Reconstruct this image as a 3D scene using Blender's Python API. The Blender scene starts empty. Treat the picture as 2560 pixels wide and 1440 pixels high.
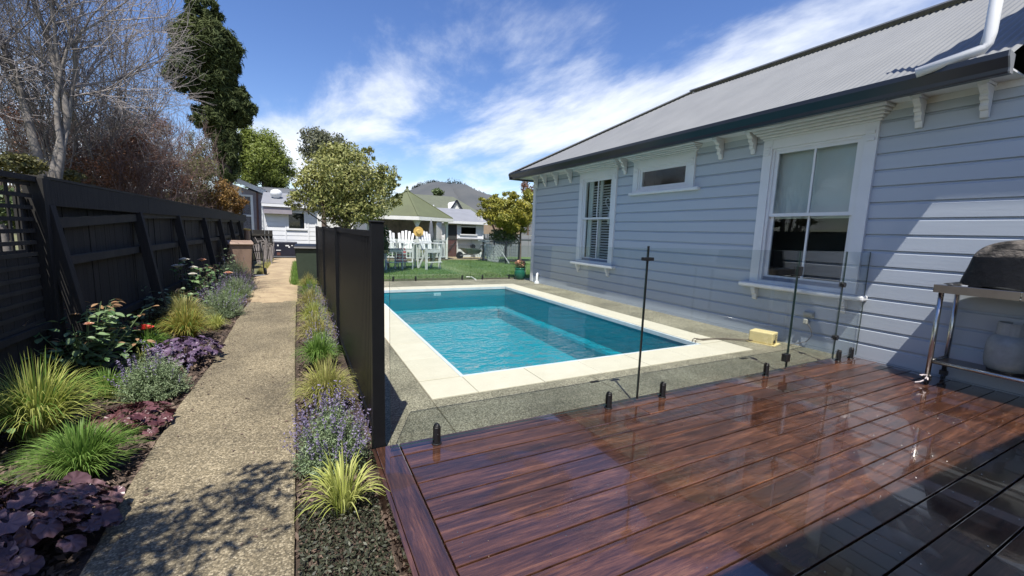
import bpy, math, random
import numpy as np
from mathutils import Vector, Matrix, noise as mnoise
random.seed(7); RNG = np.random.default_rng(7)
D = bpy.data; SC = bpy.context.scene; COL = SC.collection
PI = math.pi

# ------------------------------------------------------------------ camera
CAM = Vector((0, 0, 1.4)); FPX = 1035.1
YAW, PITCH, ROLL = 0.475172, 0.1325225, 0.0340944
_f = Vector((math.sin(YAW)*math.cos(PITCH), math.cos(YAW)*math.cos(PITCH), -math.sin(PITCH)))
_r0 = Vector((math.cos(YAW), -math.sin(YAW), 0)); _u0 = _r0.cross(_f)
_r = _r0*math.cos(ROLL) + _u0*math.sin(ROLL); _u = _u0*math.cos(ROLL) - _r0*math.sin(ROLL)
cam = D.cameras.new('camera'); cam.sensor_width = 36; cam.lens = 36*FPX/2560
cam.clip_start = 0.05; cam.clip_end = 6000
co = D.objects.new('camera', cam); COL.objects.link(co)
co.matrix_world = Matrix((( _r.x, _u.x, -_f.x, CAM.x), (_r.y, _u.y, -_f.y, CAM.y), (_r.z, _u.z, -_f.z, CAM.z), (0, 0, 0, 1)))
SC.camera = co
def at(px, py, Y):
    """the world point at depth Y that the measured photo position (px, py) came from"""
    px, py = float(px), float(py); d = _f + (px-1280)/FPX*_r - (py-720)/FPX*_u
    return CAM + d*(Y/d.y)
def onz(px, py, z):
    px, py = float(px), float(py); d = _f + (px-1280)/FPX*_r - (py-720)/FPX*_u
    return CAM + d*((z-CAM.z)/d.z)

# ------------------------------------------------------------------ light
SUN = Vector((-0.20, -0.45, 1)).normalized()
W = D.worlds.new('World'); SC.world = W; W.use_nodes = True
nt = W.node_tree; nt.nodes.clear()
def N(nt, t, **k):
    n = nt.nodes.new(t)
    for a, b in k.items():
        if a in n.inputs: n.inputs[a].default_value = b
        else: setattr(n, a, b)
    return n
L = lambda nt, a, b: nt.links.new(a, b)
sky = N(nt, 'ShaderNodeTexSky', sky_type='NISHITA', sun_disc=False, sun_elevation=math.asin(SUN.z),
        sun_rotation=math.radians(204), air_density=1.0, dust_density=0.25, ozone_density=2.2, altitude=50)
hsv = N(nt, 'ShaderNodeHueSaturation', Saturation=1.20, Value=1.18, Hue=0.514); L(nt, sky.outputs[0], hsv.inputs['Color'])
tc = N(nt, 'ShaderNodeTexCoord'); sep = N(nt, 'ShaderNodeSeparateXYZ'); L(nt, tc.outputs['Generated'], sep.inputs[0])
def M(op, a, b=None, nt=nt, clamp=False):
    n = N(nt, 'ShaderNodeMath', operation=op, use_clamp=clamp)
    for i, v in enumerate((a, b)):
        if v is None: continue
        if isinstance(v, (int, float)): n.inputs[i].default_value = v
        else: L(nt, v, n.inputs[i])
    return n.outputs[0]
zz = M('ADD', M('MAXIMUM', sep.outputs[2], 0.0), 0.10)
cmb = N(nt, 'ShaderNodeCombineXYZ'); L(nt, M('DIVIDE', sep.outputs[0], zz), cmb.inputs[0]); L(nt, M('DIVIDE', sep.outputs[1], zz), cmb.inputs[1])
mp = N(nt, 'ShaderNodeMapping'); mp.inputs['Rotation'].default_value = (0, 0, 0); mp.inputs['Scale'].default_value = (1.25, 0.55, 1); mp.inputs['Location'].default_value = (7.7, 4.62, 0)
L(nt, cmb.outputs[0], mp.inputs[0])
n1 = N(nt, 'ShaderNodeTexNoise', Scale=0.95, Detail=10, Roughness=0.60, Distortion=0.25); L(nt, mp.outputs[0], n1.inputs['Vector'])
n2 = N(nt, 'ShaderNodeTexNoise', Scale=0.36, Detail=2, Roughness=0.5); L(nt, mp.outputs[0], n2.inputs['Vector'])
# more cloud low in the sky ahead of the camera, clear towards the zenith
low = N(nt, 'ShaderNodeMapRange'); low.inputs['From Min'].default_value = 0.62; low.inputs['From Max'].default_value = 0.10
low.inputs['To Min'].default_value = -0.13; low.inputs['To Max'].default_value = 0.055; L(nt, sep.outputs[2], low.inputs[0])
dens = M('ADD', M('ADD', M('MULTIPLY', n1.outputs[0], 0.72), M('MULTIPLY', n2.outputs[0], 0.40)), low.outputs[0])
cr = N(nt, 'ShaderNodeMapRange'); cr.interpolation_type = 'SMOOTHSTEP'; cr.inputs['From Min'].default_value = 0.505; cr.inputs['From Max'].default_value = 0.69; cr.inputs['To Max'].default_value = 0.93
L(nt, dens, cr.inputs[0])
mx = N(nt, 'ShaderNodeMixRGB'); mx.inputs[2].default_value = (7.3, 7.7, 8.4, 1); hz_ = N(nt, 'ShaderNodeMapRange'); hz_.inputs['From Min'].default_value = -0.02; hz_.inputs['From Max'].default_value = 0.01; L(nt, sep.outputs[2], hz_.inputs[0]); L(nt, M('MULTIPLY', cr.outputs[0], hz_.outputs[0]), mx.inputs[0]); L(nt, hsv.outputs[0], mx.inputs[1])
bg = N(nt, 'ShaderNodeBackground', Strength=0.095); L(nt, mx.outputs[0], bg.inputs[0])
wo = N(nt, 'ShaderNodeOutputWorld'); L(nt, bg.outputs[0], wo.inputs[0])
sl = D.lights.new('sun', 'SUN'); sl.energy = 5.0; sl.angle = math.radians(0.5); sl.color = (1, 0.955, 0.88)
so = D.objects.new('sun', sl); COL.objects.link(so); so.rotation_euler = (-SUN).to_track_quat('-Z', 'Y').to_euler()
vs = SC.view_settings; vs.view_transform = 'Standard'; vs.look = 'None'; vs.exposure = 0.62; vs.gamma = 1; vs.use_curve_mapping = False
SC.cycles.max_bounces = 10; SC.cycles.transparent_max_bounces = 24; SC.cycles.glossy_bounces = 4; SC.cycles.diffuse_bounces = 3
SC.cycles.caustics_reflective = False; SC.cycles.caustics_refractive = False; SC.cycles.sample_clamp_indirect = 6

# ------------------------------------------------------------------ materials
def mat(name, c, rough=0.6, c2=None, scale=6, metal=0, bump=0, bscale=40, stretch=(1, 1, 1), detail=6, spec=0.5,
        coat=0, island=0.0, mixw=1.0, objrand=0.0, bdist=0.01, lo=0.3, hi=0.7):
    m = D.materials.new(name); m.use_nodes = True; t = m.node_tree; t.nodes.clear()
    p = N(t, 'ShaderNodeBsdfPrincipled', Roughness=rough, Metallic=metal); p.inputs['Specular IOR Level'].default_value = spec
    p.inputs['Coat Weight'].default_value = coat
    o = N(t, 'ShaderNodeOutputMaterial'); L(t, p.outputs[0], o.inputs[0])
    tcn = N(t, 'ShaderNodeTexCoord'); mpn = N(t, 'ShaderNodeMapping'); mpn.inputs['Scale'].default_value = stretch
    geo = N(t, 'ShaderNodeNewGeometry')
    L(t, geo.outputs['Position'], mpn.inputs[0])
    c = tuple(c)+(1,); c2 = tuple(c2)+(1,) if c2 else tuple(min(1, v*0.8) for v in c[:3])+(1,)
    nn = N(t, 'ShaderNodeTexNoise', Scale=scale, Detail=detail, Roughness=0.6); L(t, mpn.outputs[0], nn.inputs['Vector'])
    fr = N(t, 'ShaderNodeMapRange'); fr.inputs['From Min'].default_value = lo; fr.inputs['From Max'].default_value = hi; L(t, nn.outputs[0], fr.inputs[0])
    f = fr.outputs[0]
    if island: f = M('ADD', M('MULTIPLY', f, 1-island, t), M('MULTIPLY', geo.outputs['Random Per Island'], island, t), t)
    if objrand:
        oi = N(t, 'ShaderNodeObjectInfo'); f = M('ADD', M('MULTIPLY', f, 1-objrand, t), M('MULTIPLY', oi.outputs['Random'], objrand, t), t)
    mxn = N(t, 'ShaderNodeMixRGB'); mxn.inputs[1].default_value = c; mxn.inputs[2].default_value = c2; L(t, f, mxn.inputs[0])
    L(t, mxn.outputs[0], p.inputs['Base Color'])
    if bump:
        nb = N(t, 'ShaderNodeTexNoise', Scale=bscale, Detail=5, Roughness=0.6); L(t, mpn.outputs[0], nb.inputs['Vector'])
        bn = N(t, 'ShaderNodeBump', Strength=bump, Distance=bdist); L(t, nb.outputs[0], bn.inputs['Height']); L(t, bn.outputs[0], p.inputs['Normal'])
    m['p'] = 1
    return m
def leafmat(name, c, c2, trans=0.25, rough=0.5, big=1.2, island=0.6, objrand=0.0):
    m = mat(name, c, rough, c2, scale=big, island=island, spec=0.35, objrand=objrand)
    t = m.node_tree; p = next(n for n in t.nodes if n.type == 'BSDF_PRINCIPLED'); o = next(n for n in t.nodes if n.type == 'OUTPUT_MATERIAL')
    tr = N(t, 'ShaderNodeBsdfTranslucent'); L(t, p.inputs['Base Color'].links[0].from_socket, tr.inputs[0])
    ms = N(t, 'ShaderNodeMixShader'); ms.inputs[0].default_value = trans; L(t, p.outputs[0], ms.inputs[1]); L(t, tr.outputs[0], ms.inputs[2]); L(t, ms.outputs[0], o.inputs[0])
    return m
def aggregate(name, cols, scale, rough=0.75, dark=0.5, wet=None):
    """exposed aggregate concrete: small stones in a cement paste"""
    m = D.materials.new(name); m.use_nodes = True; t = m.node_tree; t.nodes.clear()
    p = N(t, 'ShaderNodeBsdfPrincipled', Roughness=rough); o = N(t, 'ShaderNodeOutputMaterial'); L(t, p.outputs[0], o.inputs[0])
    g = N(t, 'ShaderNodeNewGeometry')
    v = N(t, 'ShaderNodeTexVoronoi', Scale=scale, Randomness=1.0); L(t, g.outputs['Position'], v.inputs['Vector'])
    sp = N(t, 'ShaderNodeSeparateColor'); L(t, v.outputs['Color'], sp.inputs[0])
    r = N(t, 'ShaderNodeValToRGB'); e = r.color_ramp.elements; e[0].color = cols[0]+(1,); e[1].color = cols[-1]+(1,)
    for i, c in enumerate(cols[1:-1]): x = e.new((i+1)/(len(cols)-1)); x.color = c+(1,)
    L(t, sp.outputs[0], r.inputs[0])
    n0 = N(t, 'ShaderNodeTexNoise', Scale=1.3, Detail=5, Roughness=0.65); L(t, g.outputs['Position'], n0.inputs['Vector'])
    mr = N(t, 'ShaderNodeMapRange'); mr.inputs['From Min'].default_value = 0.3; mr.inputs['From Max'].default_value = 0.7; mr.inputs['To Min'].default_value = 0.55; mr.inputs['To Max'].default_value = 1.15; L(t, n0.outputs[0], mr.inputs[0])
    edge = N(t, 'ShaderNodeMapRange'); edge.inputs['From Min'].default_value = 0.25; edge.inputs['From Max'].default_value = 0.75; edge.inputs['To Min'].default_value = 1.0; edge.inputs['To Max'].default_value = dark; L(t, v.outputs['Distance'], edge.inputs[0])
    mm = N(t, 'ShaderNodeMixRGB', blend_type='MULTIPLY'); mm.inputs[0].default_value = 1; L(t, r.outputs[0], mm.inputs[1]); L(t, M('MULTIPLY', mr.outputs[0], edge.outputs[0], t), mm.inputs[2])
    L(t, mm.outputs[0], p.inputs['Base Color'])
    b = N(t, 'ShaderNodeBump', Strength=0.5, Distance=0.004, invert=True); L(t, v.outputs['Distance'], b.inputs['Height']); L(t, b.outputs[0], p.inputs['Normal'])
    return m
def glassmat(name, tint, ior=1.5, rough=0.0, bumpf=None, boost=1.0):
    m = D.materials.new(name); m.use_nodes = True; t = m.node_tree; t.nodes.clear()
    o = N(t, 'ShaderNodeOutputMaterial'); tr = N(t, 'ShaderNodeBsdfTransparent'); tr.inputs[0].default_value = tint+(1,)
    gl = N(t, 'ShaderNodeBsdfGlossy', Roughness=rough); g = N(t, 'ShaderNodeNewGeometry')
    dt = N(t, 'ShaderNodeVectorMath', operation='DOT_PRODUCT'); L(t, g.outputs['Incoming'], dt.inputs[0]); L(t, g.outputs['Normal'], dt.inputs[1])
    f0 = ((ior-1)/(ior+1))**2; q = M('POWER', M('SUBTRACT', 1.0, M('ABSOLUTE', dt.outputs['Value'], None, t), t, True), 5.0, t)
    ms = N(t, 'ShaderNodeMixShader'); f = M('MULTIPLY', M('ADD', M('MULTIPLY', q, 1-f0, t), f0, t), boost, t, True)
    L(t, f, ms.inputs[0]); L(t, tr.outputs[0], ms.inputs[1]); L(t, gl.outputs[0], ms.inputs[2]); L(t, ms.outputs[0], o.inputs[0])
    if bumpf: b = bumpf(t); L(t, b, gl.inputs['Normal']); L(t, b, dt.inputs[1])
    return m
def waterbump(t):
    g = N(t, 'ShaderNodeNewGeometry'); mpn = N(t, 'ShaderNodeMapping'); mpn.inputs['Scale'].default_value = (1.0, 1.5, 1); mpn.inputs['Rotation'].default_value = (0, 0, 0.25); L(t, g.outputs['Position'], mpn.inputs[0])
    a = N(t, 'ShaderNodeTexNoise', Scale=3.8, Detail=3, Roughness=0.5, Distortion=0.8); L(t, mpn.outputs[0], a.inputs['Vector'])
    c = N(t, 'ShaderNodeTexNoise', Scale=11, Detail=2, Roughness=0.5, Distortion=0.5); L(t, mpn.outputs[0], c.inputs['Vector'])
    b = N(t, 'ShaderNodeBump', Strength=1.0, Distance=0.12); L(t, M('ADD', a.outputs[0], M('MULTIPLY', c.outputs[0], 0.28, t), t), b.inputs['Height'])
    return b.outputs[0]
def deckmat(name, hue=0):
    m = D.materials.new(name); m.use_nodes = True; t = m.node_tree; t.nodes.clear()
    p = N(t, 'ShaderNodeBsdfPrincipled'); o = N(t, 'ShaderNodeOutputMaterial'); L(t, p.outputs[0], o.inputs[0])
    g = N(t, 'ShaderNodeNewGeometry'); oi = N(t, 'ShaderNodeObjectInfo')
    add = N(t, 'ShaderNodeVectorMath', operation='ADD'); cx = N(t, 'ShaderNodeCombineXYZ'); L(t, M('MULTIPLY', oi.outputs['Random'], 37.0, t), cx.inputs[0]); L(t, M('MULTIPLY', oi.outputs['Random'], 91.0, t), cx.inputs[2]); L(t, M('MULTIPLY', oi.outputs['Random'], 53.0, t), cx.inputs[1])
    L(t, g.outputs['Position'], add.inputs[0]); L(t, cx.outputs[0], add.inputs[1])
    mp1 = N(t, 'ShaderNodeMapping'); mp1.inputs['Scale'].default_value = (0.8, 9, 1) if not hue else (9, 0.8, 1); L(t, add.outputs[0], mp1.inputs[0])
    a = N(t, 'ShaderNodeTexNoise', Scale=1.9, Detail=12, Roughness=0.72, Distortion=0.7); L(t, mp1.outputs[0], a.inputs['Vector'])
    r = N(t, 'ShaderNodeValToRGB'); e = r.color_ramp.elements
    e[0].position = 0.29; e[0].color = (0.018, 0.0105, 0.0085, 1); e[1].position = 0.78; e[1].color = (0.20, 0.095, 0.050, 1)
    x = e.new(0.47); x.color = (0.048, 0.0215, 0.0140, 1); x = e.new(0.60); x.color = (0.098, 0.042, 0.024, 1)
    sh = M('ADD', a.outputs[0], M('MULTIPLY', M('SUBTRACT', oi.outputs['Random'], 0.5, t), 0.10, t), t); L(t, sh, r.inputs[0])
    mp2 = N(t, 'ShaderNodeMapping'); mp2.inputs['Scale'].default_value = (6, 90, 1) if not hue else (90, 6, 1); L(t, add.outputs[0], mp2.inputs[0])
    gr = N(t, 'ShaderNodeTexNoise', Scale=1.0, Detail=5, Roughness=0.7); L(t, mp2.outputs[0], gr.inputs['Vector'])
    gm = N(t, 'ShaderNodeMapRange'); gm.inputs['From Min'].default_value = 0.3; gm.inputs['From Max'].default_value = 0.7; gm.inputs['To Min'].default_value = 0.5; gm.inputs['To Max'].default_value = 1.5; L(t, gr.outputs[0], gm.inputs[0])
    mm = N(t, 'ShaderNodeMixRGB', blend_type='MULTIPLY'); mm.inputs[0].default_value = 1; L(t, r.outputs[0], mm.inputs[1]); L(t, gm.outputs[0], mm.inputs[2])
    L(t, mm.outputs[0], p.inputs['Base Color'])
    # a film of water lies on most boards, with drier patches
    w = N(t, 'ShaderNodeTexNoise', Scale=1.25, Detail=3, Roughness=0.45, Distortion=0.6); L(t, g.outputs['Position'], w.inputs['Vector'])
    wr = N(t, 'ShaderNodeMapRange'); wr.inputs['From Min'].default_value = 0.53; wr.inputs['From Max'].default_value = 0.56; wr.inputs['To Min'].default_value = 0.03; wr.inputs['To Max'].default_value = 0.30; L(t, w.outputs[0], wr.inputs[0])
    L(t, wr.outputs[0], p.inputs['Roughness']); p.inputs['IOR'].default_value = 1.5
    p.inputs['Coat Roughness'].default_value = 0.015; p.inputs['Coat IOR'].default_value = 1.6; cw = N(t, 'ShaderNodeMapRange'); cw.inputs['From Min'].default_value = 0.56; cw.inputs['From Max'].default_value = 0.53; cw.inputs['To Min'].default_value = 0.15; L(t, w.outputs[0], cw.inputs[0]); L(t, cw.outputs[0], p.inputs['Coat Weight'])
    p.inputs['Specular IOR Level'].default_value = 0.75
    b = N(t, 'ShaderNodeBump', Strength=0.12, Distance=0.002); L(t, gr.outputs[0], b.inputs['Height']); L(t, b.outputs[0], p.inputs['Normal'])
    return m
MAT = {}
MAT['deck'] = deckmat('wet_hardwood'); MAT['deck_y'] = deckmat('wet_hardwood_border', 1)
MAT['agg_pool'] = aggregate('pool_aggregate', [(0.10, 0.093, 0.062), (0.22, 0.205, 0.145), (0.30, 0.28, 0.20), (0.48, 0.44, 0.33)], 120, dark=0.7)
MAT['agg_path'] = aggregate('path_aggregate', [(0.12, 0.10, 0.062), (0.20, 0.165, 0.10), (0.27, 0.22, 0.135), (0.46, 0.39, 0.26)], 110, dark=0.62)
MAT['dirt_path'] = mat('sandy_path', (0.42, 0.33, 0.20), 0.9, (0.26, 0.19, 0.12), 3, bump=0.6, bscale=18, bdist=0.03)
MAT['soil'] = mat('bark_soil', (0.035, 0.024, 0.018), 0.95, (0.085, 0.058, 0.042), 22, bump=1.0, bscale=35, bdist=0.03)
MAT['chip'] = mat('bark_chip', (0.05, 0.033, 0.024), 0.9, (0.17, 0.12, 0.09), 3, island=0.9)
MAT['ground'] = mat('rough_grass', (0.10, 0.12, 0.045), 0.95, (0.16, 0.14, 0.07), 0.7, bump=0.5, bscale=8)
MAT['lawn'] = mat('lawn_turf', (0.07, 0.13, 0.035), 0.9, (0.115, 0.17, 0.06), 1.2, bump=0.6, bscale=60, bdist=0.02)
MAT['coping'] = mat('cream_stone', (0.60, 0.56, 0.45), 0.55, (0.53, 0.49, 0.385), 5, objrand=0.35, bump=0.15, bscale=60)
MAT['grout'] = mat('grout', (0.33, 0.30, 0.24), 0.9)
MAT['shell'] = mat('pool_fibreglass', (0.003, 0.29, 0.345), 0.4, (0.003, 0.25, 0.305), 1.5)
MAT['lip'] = mat('pool_lip', (0.62, 0.68, 0.70), 0.4)
MAT['water'] = glassmat('pool_water', (0.70, 0.92, 0.96), 1.33, 0.01, waterbump, 1.1)
MAT['glass'] = glassmat('fence_glass', (0.955, 0.978, 0.968), 1.5, 0.0, None, 1.5)
MAT['pane'] = glassmat('window_glass', (0.90, 0.93, 0.92), 1.5, 0.0, None, 0.75)
MAT['glass_edge'] = mat('glass_edge', (0.018, 0.04, 0.034), 0.3)
MAT['black'] = mat('black_powdercoat', (0.004, 0.0045, 0.006), 0.45, (0.006, 0.0065, 0.008), 8, spec=0.3)
MAT['blackm'] = mat('black_plastic', (0.010, 0.010, 0.011), 0.4)
MAT['wall'] = mat('blue_grey_paint', (0.44, 0.485, 0.545), 0.5, (0.395, 0.44, 0.495), 1.5, objrand=0.4, bump=0.10, bscale=14, stretch=(1, 0.25, 4))
MAT['groove'] = mat('board_joint', (0.20, 0.23, 0.29), 0.7)
MAT['white'] = mat('white_paint', (0.72, 0.725, 0.73), 0.42, (0.66, 0.665, 0.67), 3)
MAT['warmwhite'] = mat('weathered_white', (0.76, 0.75, 0.71), 0.6, (0.64, 0.63, 0.60), 2)
MAT['roof'] = mat('grey_roof_steel', (0.18, 0.185, 0.185), 0.55, (0.15, 0.155, 0.157), 2.2, metal=0.0, stretch=(0.6, 1, 0.6), spec=0.6)
MAT['flash'] = mat('ridge_flashing', (0.13, 0.14, 0.16), 0.5); MAT['ridge'] = mat('roof_ridge', (0.26, 0.27, 0.29), 0.5)
MAT['gutter'] = mat('navy_gutter', (0.012, 0.016, 0.026), 0.3, (0.018, 0.022, 0.034), 2)
MAT['blind'] = mat('roller_blind', (0.62, 0.64, 0.63), 0.8, (0.56, 0.58, 0.57), 2)
MAT['dark'] = mat('dark_interior', (0.030, 0.034, 0.036), 0.8, (0.045, 0.048, 0.05), 2)
MAT['oldwood'] = mat('weathered_fence', (0.012, 0.0115, 0.011), 0.9, (0.030, 0.027, 0.024), 3, objrand=0.4, bump=0.5, bscale=12, stretch=(3, 3, 0.4))
MAT['oldwood2'] = mat('fence_rail', (0.052, 0.047, 0.038), 0.9, (0.026, 0.024, 0.021), 4, bump=0.4, bscale=12)
MAT['steel'] = mat('stainless', (0.55, 0.54, 0.52), 0.22, (0.45, 0.44, 0.42), 3, metal=1.0)
MAT['steeld'] = mat('stainless_edge', (0.30, 0.26, 0.23), 0.3, (0.22, 0.18, 0.16), 4, metal=0.9)
MAT['vinyl'] = mat('black_vinyl', (0.004, 0.004, 0.005), 0.5, (0.010, 0.010, 0.011), 5, spec=0.25, bump=0.35, bscale=7, bdist=0.04)
MAT['vinyl_lit'] = mat('sunlit_vinyl', (0.12, 0.107, 0.096), 0.7, (0.012, 0.012, 0.012), 13, detail=5, lo=0.42, hi=0.60, spec=0.2, stretch=(1, 0.5, 1), bump=1.0, bscale=10, bdist=0.06)  # black vinyl again, with sunlit top and crinkle highlights put into the colour
MAT['gas'] = mat('galvanised_bottle', (0.30, 0.32, 0.32), 0.45, (0.20, 0.215, 0.215), 9, bump=0.15)
MAT['cream'] = mat('cream_plastic', (0.72, 0.60, 0.30), 0.5, (0.60, 0.50, 0.25), 9)
MAT['socket'] = mat('socket_grey', (0.50, 0.49, 0.42), 0.5)
MAT['cable'] = mat('grey_cable', (0.12, 0.10, 0.08), 0.5)
MAT['rope'] = mat('rope_white', (0.62, 0.55, 0.55), 0.9)
MAT['bark'] = mat('pale_bark', (0.11, 0.095, 0.085), 0.9, (0.26, 0.235, 0.21), 3, bump=0.6, bscale=15)
MAT['twig'] = mat('grey_twig', (0.16, 0.14, 0.13), 0.9, (0.30, 0.27, 0.26), 2)
MAT['brownbark'] = mat('brown_bark', (0.09, 0.065, 0.05), 0.9, (0.15, 0.11, 0.085), 5, bump=0.5, bscale=20)
MAT['redtwig'] = mat('russet_twig', (0.10, 0.055, 0.045), 0.9, (0.24, 0.17, 0.15), 1.5, island=0.6)
LM = lambda n, a, b, **k: MAT.__setitem__(n, leafmat(n, a, b, **k))
LM('l_conifer', (0.020, 0.040, 0.014), (0.10, 0.115, 0.032), trans=0.1, rough=0.85, big=0.6, island=0.4)
LM('l_yellow', (0.15, 0.20, 0.035), (0.26, 0.30, 0.07), trans=0.35)
LM('l_citrus', (0.10, 0.14, 0.03), (0.46, 0.44, 0.16), trans=0.3)
LM('l_greygreen', (0.10, 0.12, 0.07), (0.19, 0.19, 0.12))
LM('l_bamboo', (0.13, 0.17, 0.03), (0.42, 0.36, 0.06), trans=0.35)
LM('l_russet', (0.13, 0.055, 0.035), (0.26, 0.13, 0.07))
LM('l_rust', (0.22, 0.10, 0.03), (0.30, 0.20, 0.06))
LM('l_olive', (0.08, 0.09, 0.03), (0.17, 0.15, 0.06))
LM('l_forest', (0.030, 0.040, 0.035), (0.060, 0.070, 0.055), trans=0.05)
LM('g_lime', (0.27, 0.33, 0.05), (0.56, 0.56, 0.20), trans=0.35)
LM('g_green', (0.07, 0.18, 0.025), (0.25, 0.36, 0.09), trans=0.35)
LM('g_yellow', (0.26, 0.27, 0.07), (0.50, 0.45, 0.20), trans=0.35)
LM('g_orange', (0.30, 0.24, 0.04), (0.40, 0.36, 0.10), trans=0.35)
LM('lav_leaf', (0.15, 0.23, 0.10), (0.32, 0.38, 0.23), trans=0.2, island=0.7)
LM('lav_flower', (0.13, 0.105, 0.20), (0.28, 0.24, 0.36), trans=0.2, island=0.9)
LM('heu', (0.030, 0.012, 0.016), (0.22, 0.13, 0.14), trans=0.12, rough=0.33, island=0.15, objrand=0.7)
LM('heu2', (0.045, 0.014, 0.018), (0.19, 0.085, 0.09), trans=0.12, rough=0.38, island=0.15, objrand=0.7)
LM('heu3', (0.045, 0.024, 0.055), (0.19, 0.13, 0.20), trans=0.12, rough=0.4, island=0.15, objrand=0.7)
LM('roseleaf', (0.05, 0.12, 0.035), (0.24, 0.33, 0.16), trans=0.2, rough=0.35, island=0.15, objrand=0.75)
LM('bronzeleaf', (0.30, 0.16, 0.07), (0.42, 0.28, 0.16), trans=0.25, island=0.2, objrand=0.6)
LM('petalred', (0.55, 0.03, 0.03), (0.72, 0.10, 0.08), trans=0.2)
LM('petalwhite', (0.75, 0.70, 0.60), (0.80, 0.78, 0.72), trans=0.2)
LM('petalpeach', (0.65, 0.30, 0.18), (0.75, 0.50, 0.36), trans=0.2)
LM('l_ground', (0.018, 0.022, 0.014), (0.085, 0.090, 0.055), trans=0.1, island=0.85)
LM('l_bush', (0.06, 0.10, 0.035), (0.16, 0.20, 0.08))
MAT['green_roof'] = mat('olive_roof', (0.105, 0.12, 0.058), 0.7, (0.085, 0.095, 0.048), 1.5)
MAT['green_roof2'] = mat('grey_green_tiles', (0.115, 0.125, 0.085), 0.8, (0.085, 0.095, 0.065), 3, bump=0.4, bscale=3)
MAT['pink'] = mat('mauve_wall', (0.30, 0.27, 0.30), 0.7)
MAT['brown'] = mat('brown_paint', (0.11, 0.045, 0.035), 0.6)
MAT['tan'] = mat('tan_wall', (0.34, 0.25, 0.17), 0.8)
MAT['navy'] = mat('navy_panel', (0.012, 0.014, 0.028), 0.4)
MAT['binb'] = mat('tan_bin', (0.30, 0.21, 0.16), 0.6, (0.22, 0.15, 0.11), 3)
MAT['bing'] = mat('green_bin', (0.045, 0.065, 0.045), 0.5)
MAT['galv'] = mat('galvanised_roof', (0.24, 0.245, 0.26), 0.5, (0.20, 0.205, 0.215), 2)
MAT['mural'] = mat('blossom_curtain', (0.34, 0.28, 0.30), 0.9, (0.62, 0.52, 0.54), 4)
MAT['towel'] = mat('red_stripe', (0.45, 0.06, 0.07), 0.9); MAT['towelw'] = mat('white_stripe', (0.7, 0.64, 0.62), 0.9)
MAT['straw'] = mat('straw', (0.62, 0.42, 0.12), 0.8)
MAT['pot'] = mat('green_glaze', (0.012, 0.10, 0.065), 0.15, (0.02, 0.16, 0.10), 5)
MAT['barrow'] = mat('barrow_green', (0.14, 0.20, 0.15), 0.5)
MAT['sleeper'] = mat('edging_timber', (0.20, 0.17, 0.11), 0.85)
MAT['hill'] = mat('hazy_wooded_hill', (0.060, 0.066, 0.070), 0.95, (0.088, 0.090, 0.088), 0.02, detail=8)  # forest colour lightened and greyed to stand in for distance haze

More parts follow.
